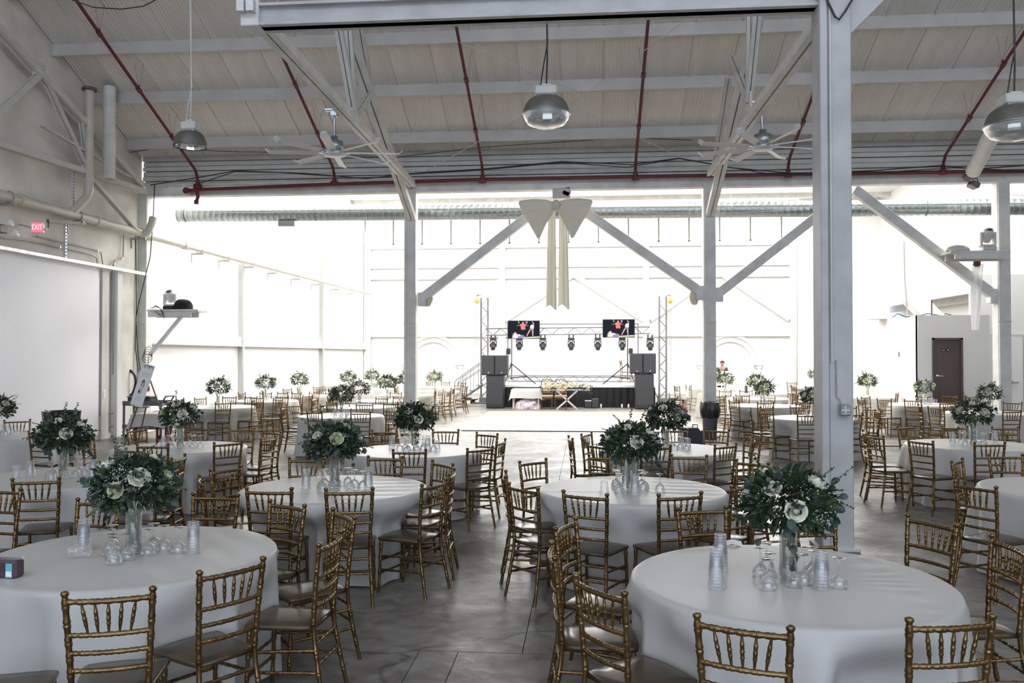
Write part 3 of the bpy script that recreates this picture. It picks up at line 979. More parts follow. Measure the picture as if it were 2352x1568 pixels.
lamp('open aluminium high-bay pendant lamp near the side wall', 437, 277, 338, 11.6, .232, False, 0)
lamp('glass-bottomed high-bay pendant lamp above the bow', 1255, 196, 262, 9.6, .265, True, 0)
lamp('glass-bottomed high-bay pendant lamp beyond the large column', 2330, 214, 288, 9.4, .29, True, 0)
"""small spots clamped under the header"""
for px, py in ((2236, 425), (1300, 446)):
    p = PY(px, py, 20.25)
    t = thing('spot_lamp', {2236: 'dark spot lamp clamped under the header by the vent pipe', 1300: 'dark projector spot clamped under the beam behind the bow'}[px], 'spot lamp', tuple(p))
    obj('body', MB().box((0, 0, 0), (.20, .28, .13), Matrix.Rotation(R(25), 3, 'Y'), .02), M['lamp_dark'], t)
    obj('yoke', MB().tube([(-.10, 0, .02), (-.08, 0, .14), (.08, 0, .16), (.11, 0, .04)], .012, 6), M['black'], t)


# ------------------------------------------------------------------ light shelves on the outer columns
def moving_head(parent, c, s, m1, m2, up=True):
    """yoke light: base, two-armed yoke, head"""
    x, y, z = c
    obj('base', MB().box((x, y, z + .05 * s), (.30 * s, .30 * s, .10 * s), bev=.02), m2, parent)
    ym = MB()
    for q in (-1, 1):
        ym.box((x + q * .15 * s, y, z + .27 * s), (.055 * s, .16 * s, .32 * s), bev=.02)
    ym.box((x, y, z + .125 * s), (.33 * s, .16 * s, .05 * s), bev=.015)
    obj('yoke', ym, m1, parent)
    h = MB()
    h.lathe([(0, -.16 * s), (.10 * s, -.15 * s), (.115 * s, -.05 * s), (.12 * s, .08 * s), (.095 * s, .15 * s), (0, .15 * s)], 16, (x, y, z + .36 * s), Matrix.Rotation(R(35), 3, 'X'))
    hd = obj('head', h, m1, parent)
    obj('lens', MB().lathe([(0, .155 * s), (.075 * s, .152 * s), (.08 * s, .14 * s)], 14, (x, y, z + .36 * s), Matrix.Rotation(R(35), 3, 'X')), M['black'], hd)


ls = thing('light_shelf', 'white timber shelf bracketed to the left wall column', 'shelf', (-10.1, 19.95, 3.03))
obj('board', MB().box((.0, 0, .035), (1.30, .55, .05), bev=.008).box((.52, .02, .02), (.25, .48, .04)), M['steel'], ls)
obj('bearer', MB().box((-.1, -.2, -.06), (1.10, .06, .13), bev=.006).box((-.1, .22, -.06), (1.10, .06, .13)), M['steel'], ls)
obj('strut', MB().bar((.16, -.1, -.1), (-.66, -.1, -1.06), .07, .09, (0, 1, 0)), M['steel'], ls)
mh = thing('moving_head_light', 'white moving-head stage light on the left column shelf', 'stage light', (-10.28, 19.95, 3.09))
moving_head(mh, (0, 0, 0), .95, M['white_plastic'], M['black'])
bgc = thing('covered_light', 'stage light under a crumpled black cover on the left shelf', 'cover', (-9.93, 19.9, 3.09))
rnd = random.Random(4)


def lump(mb, sx, sy, sz, seed, n=16, h=8, amp=.12, flat=True):
    r0 = random.Random(seed)
    ph = [(r0.uniform(0, 6), r0.uniform(0, 6), r0.randint(2, 5), r0.randint(1, 3)) for _ in range(4)]

    def fn(u, v):
        a, t = 2 * PI * u, PI / 2 * v
        k = 1 + amp * sum(math.sin(q[2] * a + q[0]) * math.sin(q[3] * t * 2 + q[1]) for q in ph) / 2
        e = math.cos(t) ** .6 if t < PI / 2 - .001 else 0
        return Vector((sx * e * math.cos(a) * k, sy * e * math.sin(a) * k, sz * math.sin(t) * (1 + amp * .4 * math.sin(2 * a))))
    return mb.grid(fn, n, h, True, True)


obj('cover', lump(MB(), .24, .2, .25, 3), M['black_cloth'], bgc)
cc = thing('cable_loop', 'black power cables tangled at the left shelf', 'cable', (-10.6, 19.75, 3.1))
cm = MB()
for k in range(3):
    cm.tube([(-.1 + .05 * k, 0, .02), (.05, -.05, .06 + .02 * k), (.2, -.08, .02), (.32, -.1, -.14 - .05 * k), (.15, -.09, -.12), (.02, -.06, -.02)], .007, 5)
obj('wire', cm, M['cable'], cc)
for i, (pts, lab) in enumerate((([(355, 425), (352, 500), (345, 590), (320, 690), (312, 730), (316, 800), (322, 850)], 'black cable falling past the left shelf to the coil'),
                                ([(305, 470), (312, 560), (313, 700), (311, 800), (318, 855)], 'black cable running straight down the left wall column'))):
    tag(obj('cable', MB().tube([PY(x, y, 20.2) for x, y in pts], .012, 6), M['cable']), lab, 'cable')
co = thing('cable_coil', 'coil of black cable hung on the left wall column', 'cable coil', tuple(PY(297, 880, 20.0)))
cm = MB()
for k in range(7):
    rr_ = .30 + .02 * (k % 3)
    cm.tube([(rr_ * .55 * math.sin(a * PI / 8) + .012 * math.sin(k * 2 + a), -.015 * (k % 4) + .02, rr_ * math.cos(a * PI / 8) + .02 * math.sin(k + a * .8)) for a in range(16)], .012, 5, closed=True)
obj('loops', cm, M['cable'], co)
hk = thing('cable_knot', 'knot of thin cables tied under the left shelf strut', 'cable', tuple(PY(341, 806, 19.86)))
cm = MB()
for k in range(4):
    cm.tube([(.10 * math.sin(a * PI / 6) * (1 + .3 * k / 3), -.02 * k, -.06 * k + .11 * math.cos(a * PI / 6)) for a in range(12)], .007, 5, closed=True)
cm.tube([(0, 0, -.1), (-.01, 0, -.5), (0, 0, -.72)], .007, 5)
obj('loops', cm, M['cable'], hk)

rs = thing('light_shelf', 'white timber shelf bracketed to the right column', 'shelf', (8.85, 20.0, 4.28))
obj('board', MB().box((.08, .08, .035), (1.30, .60, .05), bev=.008), M['steel'], rs)
obj('bearer', MB().box((.12, -.2, -.06), (1.2, .06, .14), bev=.006).box((.12, .3, -.06), (1.2, .06, .14)), M['steel'], rs)
mh = thing('moving_head_light', 'grey-white moving-head stage light on the right column shelf', 'stage light', (9.15, 19.95, 4.34))
moving_head(mh, (0, 0, 0), 1.02, M['steel'], M['steel2'])
bgc = thing('folded_cover', 'crumpled grey cloth cover lying on the right shelf', 'cover', (8.50, 19.95, 4.34))
obj('cover', lump(MB(), .26, .18, .15, 9), M['steel2'], bgc)
dr = thing('cloth_strip', 'white cloth strip hanging from the right shelf', 'cloth', (9.05, 20.35, 4.1))
obj('strip', MB().grid(lambda u, v: Vector(((.13 - .05 * v) * (2 * u - 1) + .08 * (1 - v) ** 2, .03 * math.sin(9 * u + 3 * v), -1.55 * v)), 8, 12), M['drape'], dr)
obj('knot', MB().box((.05, 0, .05), (.16, .12, .24), bev=.04), M['wood'], dr)

# wall things near the left corner
fx = thing('fire_extinguisher', 'red fire extinguisher hung on the left wall column', 'fire extinguisher', (-11.06, 20.3, 1.05))
fx.scale = (.75, .75, .75)
obj('cylinder', MB().lathe([(0, 0), (.07, 0), (.075, .03), (.075, .36), (.05, .42), (.02, .44), (0, .44)], 14), M['red'], fx)
obj('valve', MB().box((0, 0, .47), (.05, .10, .06), bev=.01), M['black'], fx)
obj('hose', MB().tube([(0, -.04, .46), (.05, -.08, .42), (.085, -.06, .2), (.085, -.03, .08)], .011, 6), M['black'], fx)
obj('label_band', MB().lathe([(.0765, .14), (.0765, .26)], 14), M['paper'], fx)

# ================================================================== BOW, DRAPES, STAGE
Yb = 20.16
bw = thing('fabric_bow', 'big ivory fabric bow with two hanging tails on the header beam', 'bow', (-.72, Yb, 5.55))


OUT = [(0.02, .10), (-.25, .17), (-.55, .19), (-.86, .15), (-.90, .10), (-.84, -.06), (-.74, -.24), (-.62, -.44), (-.52, -.62), (-.44, -.76), (-.38, -.77), (-.33, -.66), (-.24, -.46), (-.14, -.28), (-.05, -.14), (0.02, -.06)]


def loop(s):
    # a stuffed lobe of cloth: wide flat top, drooping to a soft point
    n_ = len(OUT)
    cx, cz = -.46, -.12

    def pt(u):
        t = (u % 1.0) * n_
        i = int(t) % n_
        a, b = OUT[i], OUT[(i + 1) % n_]
        f = t - int(t)
        return a[0] + (b[0] - a[0]) * f, a[1] + (b[1] - a[1]) * f

    def side(q):
        def fn(u, v):
            x, z = pt(u)
            x, z = x + (cx - x) * v, z + (cz - z) * v
            ang = math.atan2(z + .02, x)
            d = .15 * math.sqrt(max(0, 1 - (1 - v) ** 2)) * min(1, .35 + abs(x) * 1.3)
            d += .018 * math.sin(16 * ang) * min(1, v * 3) * min(1, abs(x) * 2)
            return Vector((-s * x, q * d - .04, z))
        return fn
    m_ = MB()
    m_.grid(side(-1), 64, 8, True, True)
    m_.grid(side(1), 64, 8, True, True)
    return m_


obj('loop', loop(-1), M['bow'], bw)
obj('loop', loop(1), M['bow'], bw)
obj('knot', MB().ball((.02, -.10, .03), .11, 14, (1.0, .8, 1.1)), M['bow'], bw)
for s, x0, x1, zb in ((-1, -.17, .075, -2.34), (1, .11, .37, -2.33)):
    def fn(u, v, x0=x0, x1=x1, zb=zb):
        x = (x0 * .9 + .03 + (x1 - x0) * u * .72) * (1 - v) + (x0 + (x1 - x0) * u) * v
        return Vector((x * 1.05 - .05, -.02 + .055 * math.sin(3.2 * PI * u + .6) * (.5 + .5 * v), -.1 + (zb + .06 * math.sin(5 * u)) * v))
    obj('tail', MB().grid(fn, 24, 20), M['tail'], bw)
obj('hook_box', MB().box((.14, .02, .32), (.42, .14, .24), bev=.02), M['steel2'], bw)

# sheer swags from the bow to the two columns and the panels down the columns
for s, pts, lab in ((-1, [(1245, 520), (1214, 565), (1165, 612), (1100, 650), (1040, 670), (982, 676)], 'sheer ivory swag from the bow to the left drape column'),
                    (1, [(1338, 520), (1362, 560), (1410, 605), (1480, 642), (1540, 660), (1602, 668)], 'sheer ivory swag from the bow to the bin column')):
    q = [PY(x, y, 20.60) for x, y in pts]

    def fn(u, v, q=q):
        t = v * (len(q) - 1)
        i = min(int(t), len(q) - 2)
        p = q[i].lerp(q[i + 1], t - i)
        wdt = .10 + .16 * math.sin(PI * v)
        return p + Vector((0, .05 * math.sin(9 * u + 2 * v), -wdt * u - .02 * math.sin(14 * u)))
    tag(obj('fabric_swag', MB().grid(fn, 12, 30), M['sheer']), lab, 'drape')
for x, xa, xb, lab in ((-3.9, -4.12, -3.72, 'sheer ivory drape tied to the left drape column'), (2.62, 2.34, 2.86, 'sheer ivory drape tied to the bin column')):
    t = thing('column_drape', lab, 'drape', (x, YB + .02, 0))

    def fn(u, v, a=xa - x, b=xb - x):
        k = .35 + .65 * v ** .8
        return Vector(((a + b) / 2 + (b - a) * (u - .5) * k, .06 * math.sin(11 * PI * u) * k, 3.35 - 3.33 * v))
    obj('panel', MB().grid(fn, 40, 16), M['sheer'], t)

    def fk(u, v):
        a = 2 * PI * u
        r = .10 * math.sin(PI * (.15 + .7 * v)) * (1 + .22 * math.sin(7 * a) + .08 * math.sin(13 * a + 9 * v))
        return Vector((r * math.cos(a), r * math.sin(a) * .8 - .03, 3.28 + .34 * (1 - v) - .1 + .02 * math.sin(5 * a)))
    obj('tied_knot', MB().grid(fk, 28, 8, True, True), M['sheer_knot'], t)


def box_truss(lab, p0, p1, wd, name='stage_truss'):
    p0, p1 = Vector(p0), Vector(p1)
    t = thing(name, lab, 'truss', tuple(p0))
    d = p1 - p0
    L = d.length
    e = d.normalized()
    a = Vector((0, 1, 0))
    b = e.cross(a).normalized()
    for sa in (-1, 1):
        for sb in (-1, 1):
            o = a * sa * wd / 2 + b * sb * wd / 2
            obj('chord', MB().tube([o, o + d], .025, 6), M['alu'], t)
    lm = MB()
    n_ = max(2, round(L / (wd * 1.1)))
    for k in range(n_):
        u0, u1 = e * L * k / n_, e * L * (k + 1) / n_
        s = 1 if k % 2 else -1
        for q in (-1, 1):
            lm.tube([u0 + a * q * wd / 2 - b * s * wd / 2, u1 + a * q * wd / 2 + b * s * wd / 2], .012, 5)
            lm.tube([u0 + b * q * wd / 2 - a * s * wd / 2, u1 + b * q * wd / 2 + a * s * wd / 2], .012, 5)
    o = obj('lacing', lm, M['alu'], t)
    o['kind'] = 'stuff'
    return t


YS = 31.6
stg = thing('stage', 'low white-topped stage with black skirt at the back of the hall', 'stage', (-.55, YS, 0))
obj('deck', MB().box((0, 2.0, .795), (6.3, 4.0, .09), bev=.008), M['wall_white'], stg)


def skirt(u, v):
    return Vector((-3.14 + 6.28 * u, -.01 + .035 * math.sin(u * 150), .75 * (1 - v)))


obj('skirt', MB().grid(skirt, 300, 2), M['black_cloth'], stg)
for x in (-2.9, -1, 1, 2.9):
    for y in (.4, 3.6):
        obj('leg', MB().tube([(x, y, 0), (x, y, .75)], .03, 6), M['alu'], stg)
scr = thing('projection_screen', 'wide white projection screen behind the stage', 'screen', (-.55, 35.5, 0))
obj('sheet', MB().box((0, 0, 2.15), (5.4, .03, 2.2)), M['paper'], scr)
fm = MB()
for p, q in (((-2.75, 0, .0), (-2.75, 0, 3.3)), ((2.75, 0, .0), (2.75, 0, 3.3)), ((-2.75, 0, 3.28), (2.75, 0, 3.28)), ((-2.75, 0, 1.03), (2.75, 0, 1.03))):
    fm.bar(p, q, .05, .05, (0, 1, 0))
obj('frame', fm, M['alu'], scr)
T = lambda x, y, Y: tuple(PY(x, y, Y))
box_truss('overhead aluminium truss carrying the stage lights', T(1116, 762, 32.6), T(1492, 758, 32.6), .26)
box_truss('low aluminium truss lying on the back of the stage', (-3.2, 34.6, 1.0), (2.2, 34.6, 1.0), .24)
tw1 = box_truss('left aluminium truss tower with yellow hoist', (PY(1108, 900, 33.2).x, 33.9, .25), (PY(1108, 690, 33.2).x, 33.9, PY(1108, 684, 33.9).z), .28, 'truss_tower')
tw2 = box_truss('right aluminium truss tower with yellow hoist', (PY(1526, 900, 33.2).x, 33.9, .25), (PY(1526, 690, 33.2).x, 33.9, PY(1526, 680, 33.9).z), .28, 'truss_tower')
for t in (tw1, tw2):
    obj('base_frame', MB().box((0, 0, -.22), (.9, .9, .06)).box((0, 0, -.11), (.4, .4, .22)), M['alu'], t)
for px, lab in ((1096, 'left'), (1539, 'right')):
    p = PY(px, 690, 33.0)
    t = thing('chain_hoist', 'yellow chain hoist hanging at the %s truss tower' % lab, 'hoist', tuple(p))
    obj('body', MB().lathe([(0, -.12), (.09, -.10), (.12, 0), (.09, .10), (0, .12)], 10, (0, 0, 0), Matrix.Rotation(PI / 2, 3, 'X')), M['yellow'], t)
    obj('hook', MB().tube([(0, 0, .1), (0, 0, .2), (.03, 0, .23), (.05, 0, .2)], .012, 5), M['black'], t)
    obj('chain', MB().tube([(-.04, 0, -.1), (-.05, 0, -1.7)], .012, 5).tube([(.03, 0, -.1), (.04, 0, -3.0)], .012, 5).tube([(-.05, 0, -1.62), (-.02, 0, -1.72), (-.06, 0, -1.78)], .02, 5), M['conduit'], t)
    obj('arm', MB().bar((-.1 if lab == 'right' else .1, .2, .22), (0, 0, .2), .05, .05), M['alu'], t)


# speakers: sub below, two tops side by side on it
for side, x0, x1, xt0, xt1, zt in (('left', -3.66, -3.01, -3.84, -2.86, 1.22), ('right', 1.80, 2.47, 1.61, 2.55, 1.29)):
    xc, wd = (x0 + x1) / 2, x1 - x0
    t = thing('subwoofer', 'tall black subwoofer stack at the %s of the stage front' % side, 'speaker', (xc, 31.05, 0))
    obj('cabinet', MB().box((0, 0, zt / 2), (wd, .7, zt - .02), bev=.02), M['black'], t)
    obj('grille', MB().box((0, -.352, zt * .53), (wd * .93, .02, zt * .84), bev=.008), M['speaker'], t)
    obj('plinth', MB().box((0, -.356, .10), (wd * .96, .02, .13)), M['black'], t)
    for k in range(2):
        wt = (xt1 - xt0) / 2
        t = thing('loudspeaker', 'black full-range loudspeaker, %s of the pair on the %s subwoofer' % (('left one', 'right one')[k], side), 'speaker', (xt0 + wt * (k + .5), 31.0, zt))
        obj('cabinet', MB().box((0, 0, .37), (wt - .006, .62, .74), bev=.02), M['black'], t)
        obj('grille', MB().box((0, -.312, .37), (wt * .92, .02, .68), bev=.008), M['speaker'], t)
        obj('badge', MB().box((.02, -.324, .10), (.03, .006, .05)), M['laptop'], t)
    s = 1 if side == 'left' else -1
    xb = xt1 + .02 if side == 'left' else xt0 - .02
    t = thing('lighting_stand', 'black winch stand leaning its leg on the stage, %s side' % side, 'stand', (xb, 32.0, .86))
    ax = s * .95
    obj('leg', MB().bar((0, 0, .78), (ax, -.15, 0), .04, .04, (0, 1, 0)), M['black'], t)
    obj('leg', MB().bar((0, .0, .80), (-s * .3, .5, 0), .04, .04, (0, 1, 0)), M['black'], t)
    obj('brace', MB().bar((-s * .1, .1, .20), (s * .62, -.10, .30), .03, .035, (0, 1, 0)), M['black'], t)
    obj('mast', MB().tube([(0, .1, .15), (0, .1, 1.75)], .03, 8), M['alu'], t)
    obj('winch', MB().box((-s * .12, .05, 1.25), (.16, .14, .24), bev=.03).tube([(-s * .18, .0, 1.2), (-s * .22, -.05, 1.0), (-s * .20, -.02, .8)], .012, 5), M['black'], t)

# screens with a picture of dancers by a fire
MP = [glow('screen_dark', (.012, .014, .02), 1.0), glow('screen_red', (.95, .17, .15), 1.0), glow('screen_white', (.85, .80, .88), 1.0), glow('screen_skin', (.48, .26, .22), 1.0),
      glow('screen_fire', (1.0, .80, .75), 1.1), glow('screen_orange', (.75, .25, .12), 1.0), glow('screen_green', (.10, .36, .16), 1.0), glow('screen_ground', (.42, .45, .30), 1.0), glow('screen_violet', (.22, .18, .32), 1.0)]


def tv(lab, a, b, Y):
    p, q = PY(*a, Y), PY(*b, Y)
    W_, H_ = abs(q.x - p.x), abs(q.z - p.z)
    t = thing('television', lab, 'television', ((p.x + q.x) / 2, Y, (p.z + q.z) / 2))
    obj('bezel', MB().box((0, 0, 0), (W_, .06, H_), bev=.01), M['black'], t)
    m_ = MB()

    def pg(mi, pts, y=0):
        m_.m = mi
        m_.add([Vector(((u - .5) * W_ * .97, -.0335 - y, (.5 - v) * H_ * .95)) for u, v in pts], [tuple(range(len(pts) - 1, -1, -1))])
    pg(0, [(0, 0), (1, 0), (1, 1), (0, 1)])
    pg(8, [(.15, .72), (.5, .82), (.58, 1), (.12, 1)], .0006)
    pg(6, [(.31, .0), (.35, .0), (.37, .14), (.34, .15)], .001)
    pg(8, [(.56, .02), (.64, .02), (.60, .2), (.56, .15)], .001)
    pg(7, [(.5, .93), (.75, .90), (1, .88), (1, .97), (.5, 1)], .001)
    pg(1, [(.40, .18), (.46, .14), (.52, .16), (.55, .24), (.555, .49), (.42, .50), (.405, .3)], .0015)
    pg(1, [(.40, .19), (.41, .28), (.36, .26)], .0016)
    pg(3, [(.37, .24), (.36, .275), (.27, .265), (.27, .255)], .0016)
    pg(1, [(.53, .17), (.60, .25), (.55, .27)], .0016)
    pg(3, [(.60, .25), (.66, .27), (.66, .28), (.59, .28)], .0017)
    pg(3, [(.45, .07), (.48, .05), (.51, .07), (.50, .15), (.46, .15)], .0018)
    pg(2, [(.72, .25), (.78, .21), (.83, .25), (.82, .44), (.70, .43)], .0015)
    pg(3, [(.76, .03), (.785, .03), (.84, .15), (.82, .24), (.80, .18)], .0016)
    pg(8, [(.71, .44), (.82, .44), (.82, .53), (.70, .52)], .0016)
    pg(3, [(.68, .50), (.73, .52), (.64, .78), (.61, .88), (.58, .86)], .0017)
    pg(3, [(.76, .54), (.81, .54), (.81, .88), (.78, .88)], .0017)
    pg(5, [(.15, .86), (.20, .66), (.25, .64), (.29, .74), (.32, .98), (.14, .98)], .0012)
    pg(4, [(.16, .96), (.19, .76), (.22, .68), (.25, .78), (.28, .75), (.32, .92), (.28, .98)], .0018)
    pg(2, [(.30, .78), (.35, .76), (.42, .84), (.34, .86)], .0015)
    obj('screen_picture', m_, MP, t)
    obj('mount', MB().box((0, .10, .1), (.3, .14, .3)).box((0, .2, .0), (.1, .14, .5)), M['black'], t)
    return t


tv('left television on the stage truss showing dancers by a fire', (1166, 736), (1240, 778), 32.35)
tv('right television on the stage truss showing dancers by a fire', (1384, 733), (1458, 775), 32.35)
ords = ('leftmost', 'second', 'third', 'middle', 'fifth', 'sixth', 'rightmost')
for i, px in enumerate((1133, 1193, 1247, 1312, 1373, 1429, 1493)):
    p = PY(px, 770, 32.6)
    t = thing('hanging_stage_light', 'black moving-head light hanging from the stage truss, %s of the seven' % (ords[i] if i in (0, 3, 6) else ords[i] + ' from the left'), 'stage light', (p.x, 32.6, p.z))
    obj('clamp', MB().box((-.08, 0, -.03), (.05, .1, .12)).box((.08, 0, -.03), (.05, .1, .12)), M['black'], t)
    obj('base', MB().box((0, 0, -.14), (.27, .26, .10), bev=.03).box((0, -.135, -.13), (.09, .01, .04)), M['black'], t)
    ym = MB().box((-.12, 0, -.33), (.035, .12, .26), bev=.012).box((.12, 0, -.33), (.035, .12, .26), bev=.012).box((0, 0, -.22), (.27, .12, .04), bev=.012)
    obj('yoke', ym, M['black'], t)
    hd = obj('head', MB().lathe([(0, -.20), (.08, -.20), (.10, -.10), (.10, .06), (.06, .12), (0, .12)], 14, (0, -.03, -.38), Matrix.Rotation(R(-22), 3, 'X')), M['black'], t)
    obj('light_ring', MB().tube([(.105 * math.cos(a * PI / 10), -.10 - .0 * a, -.33 + .10 * math.sin(a * PI / 10)) for a in range(11)], .012, 5), M['white_plastic'], hd)

# things on and before the stage ------------------------------------------------
fxp = lambda x, y, Y: PY(x, y, Y)
YT = 30.2
p0, p1 = PZ(1177, 937, 0), PZ(1243, 937, 0)
ct = thing('side_table', 'small cloth-covered table at the foot of the stage', 'table', ((p0.x + p1.x) / 2, 30.75, 0))
wd = 1.02
obj('top', MB().box((0, 0, .70), (wd, .6, .04)), M['wood'], ct)
for sx in (-1, 1):
    for sy in (-1, 1):
        obj('leg', MB().box((sx * (wd / 2 - .05), sy * .25, .34), (.05, .05, .68)), M['steel2'], ct)


def overlay(wx, wy, z, drop, seed, ext=.0, corner=.18):
    """square cloth lying on a table with hanging sides and longer corners"""
    r0 = random.Random(seed)
    a, b, c, d = (r0.uniform(0, 6) for _ in range(4))

    def fn(u, v):
        x, y = (u - .5) * 2, (v - .5) * 2
        fx_, fy_ = max(0, abs(x) - .7) / .3, max(0, abs(y) - .7) / .3
        X = wx / 2 * min(abs(x) / .7, 1) * (1 if x > 0 else -1)
        Y_ = wy / 2 * min(abs(y) / .7, 1) * (1 if y > 0 else -1)
        dz = max(fx_, fy_) * drop + min(fx_, fy_) * corner
        X += (.05 * fx_ + .06 * min(fx_, fy_) + .012 * fx_ * math.sin(8 * y + a)) * (1 if x > 0 else -1)
        Y_ += (.05 * fy_ + .06 * min(fx_, fy_) + .012 * fy_ * math.sin(8 * x + b)) * (1 if y > 0 else -1)
        return Vector((X, Y_, z - dz * (1 + .06 * math.sin(5 * x + c) * math.sin(4 * y + d))))
    return MB().grid(fn, 28, 28)


tag(obj('tablecloth', overlay(wd + .04, .64, .732, .34, 2, corner=.1), M['cloth'], None, (ct.location.x, 30.75, 0)), 'white cloth over the small table at the stage foot', 'tablecloth')
bgm = thing('stuffed_bag', 'clear bag stuffed with purple and red things under the small stage table', 'bag', (ct.location.x + .08, 30.62, 0))
obj('bag', lump(MB(), .46, .22, .36, 12, 30, 12, .2), M['plastic_bag'], bgm)

# couple's table: glass top on chromed X legs with a long flower garland
sw = thing('couple_table', 'white table on a chrome X-shaped leg before the stage', 'table', (PZ(1303, 938, 0).x, 30.3, 0))
for s in (-1, 1):
    obj('cross_leg', MB().bar((-s * .38, 0, .0), (s * .38, 0, .69), .07, .07, (0, 1, 0), .008), M['chrome'], sw)
obj('top', MB().box((-.05, 0, .71), (1.75, .62, .03), bev=.006), M['glass'], sw)

# two carved chairs
for i, px in enumerate((1262, 1288)):
    c = thing('carved_chair', ('left carved wooden chair with tan seat at the couple table', 'right carved wooden chair with tan seat at the couple table')[i], 'chair', (PZ(px, 938, 0).x - .1 + .1 * i, 30.75, 0), R(180))
    obj('seat', MB().box((0, 0, .45), (.46, .44, .09), bev=.03), M['tan'], c)
    obj('apron', MB().box((0, 0, .38), (.44, .42, .06), bev=.01), M['wood'], c)
    for sx in (-1, 1):
        obj('leg', MB().tube([(sx * .2, .19, .38), (sx * .215, .21, .25), (sx * .19, .19, .08), (sx * .21, .22, 0)], [.03, .025, .018, .025], 8), M['wood'], c)
        obj('leg', MB().tube([(sx * .19, -.2, .0), (sx * .19, -.19, .4), (sx * .2, -.25, 1.0)], [.02, .025, .022], 8), M['wood'], c)
    obj('crest', MB().tube([(-.2, -.25, 1.0), (-.14, -.255, 1.07), (-.06, -.25, 1.04), (0, -.25, 1.10), (.06, -.25, 1.04), (.14, -.255, 1.07), (.2, -.25, 1.0)], .022, 8), M['wood'], c)
    obj('back_pad', MB().box((0, -.235, .80), (.28, .05, .36), Matrix.Rotation(R(6), 3, 'X'), .02), M['tan'], c)
    obj('back_rail', MB().bar((-.19, -.215, .58), (.19, -.215, .58), .03, .05), M['wood'], c)

# small monitors and white bottles at the skirt
for i, (px, wz) in enumerate(((1351, .27), (1367, .36))):
    p = PZ(px, 936, 0)
    t = thing('monitor_speaker', ('low black monitor box with white top edge by the stage skirt', 'taller black monitor box by the stage skirt')[i], 'speaker', (p.x, 31.2, 0))
    obj('cabinet', MB().box((0, 0, wz / 2), (.26, .26, wz), bev=.02), M['black'], t)
    obj('front_grille', MB().box((0, -.131, wz / 2), (.22, .01, wz * .8)), M['speaker'], t)
    if i == 0:
        obj('top_plate', MB().box((0, 0, wz + .006), (.24, .22, .012)), M['white_plastic'], t)
for i, px in enumerate((1380, 1428, 1443)):
    p = PZ(px, 936, 0)
    t = thing('bottle', ('small white bottle on the floor beside the monitor boxes', 'left of two small white bottles by the right subwoofer', 'right of two small white bottles by the right subwoofer')[i], 'light', (p.x, 31.3, 0))
    obj('body', MB().lathe([(0, 0), (.035, 0), (.035, .12), (.02, .14), (0, .14)], 10), M['white_plastic'], t)
    obj('cap', MB().lathe([(.02, .14), (.02, .17), (0, .17)], 8), M['alu'], t)

# stairs with hand rails at the left end of the stage
stt = thing('stage_stairs', 'aluminium stage stairs with hand rails at the left end', 'stairs', (-3.95, 32.3, 0))
for k in range(4):
    obj('tread', MB().box((-.95 + .28 * k, 0, .2 + .2 * k), (.27, .9, .03)), M['alu'], stt)
for y in (-.45, .45):
    obj('stringer', MB().bar((-1.2, y, .02), (.05, y, .86), .04, .16, (0, 1, 0)), M['alu'], stt)
    r_ = MB().tube([(-1.05, y, .18), (-1.08, y, .85), (-1.0, y, 1.02), (.05, y, 1.78)], .018, 6).tube([(-.98, y, .25), (-.98, y, .75), (-.9, y, .9), (.05, y, 1.5)], .014, 6)
    for q in range(3):
        r_.tube([(-.75 + .3 * q, y, .35 + .2 * q), (-.75 + .3 * q, y, 1.17 + .22 * q)], .012, 5)
    obj('hand_rail', r_, M['alu'], stt)
for i, px in enumerate((1092, 1534)):
    p = PZ(px, 917, 0)
    t = thing('equipment_dolly', ('low black wheeled dolly under the stage stairs', 'low black wheeled dolly behind the right subwoofer')[i], 'dolly', (p.x, min(p.y, 34.0) - (0.3 if i == 0 else 0), 0))
    obj('frame', MB().box((0, 0, .17), (1.0, .5, .05), bev=.01).box((0, 0, .22), (.5, .3, .05)), M['black'], t)
    for sx in (-.4, -.12, .3):
        for sy in (-.2, .2):
            obj('wheel', MB().lathe([(0, -.02), (.07, -.02), (.07, .02), (0, .02)], 12, (sx, sy, .075), Matrix.Rotation(PI / 2, 3, 'X')), M['black_wheel'], t)

# the man at the laptop desk
dj = PY(1658, 835, 35.8)
desk = thing('media_desk', 'folding desk with white cloth where the man with the laptop stands', 'desk', (dj.x + .25, 35.3, 0))
obj('top', MB().box((0, 0, .97), (1.5, .6, .04)), M['paper'], desk)
obj('front_cloth', MB().grid(lambda u, v: Vector((-.75 + 1.5 * u, -.31 + .02 * math.sin(40 * u), .99 - .28 * v)), 60, 2), M['drape'], desk)
for sx in (-1, 1):
    obj('leg', MB().bar((sx * .65, 0, 0), (sx * .65, 0, .95), .04, .4, (0, 1, 0)), M['black'], desk)
lp = thing('laptop', 'open silver laptop on the desk before the man', 'laptop', (dj.x + .24, 35.25, .99))
obj('screen_lid', MB().box((0, -.12, .17), (.44, .012, .30), Matrix.Rotation(R(-14), 3, 'X'), .01), M['laptop'], lp)
obj('keyboard_base', MB().box((0, .06, .012), (.44, .28, .02), bev=.006), M['laptop'], lp)
mx_ = thing('mixer', 'black mixing console beside the laptop', 'mixer', (dj.x - .18, 35.3, .99))
obj('body', MB().box((0, 0, .05), (.36, .32, .09), bev=.02), M['black'], mx_)
for q in range(6):
    obj('knob', MB().lathe([(.014, 0), (.012, .02), (0, .02)], 8, (-.13 + .052 * q, -.05, .095)), M['white_plastic'], mx_)


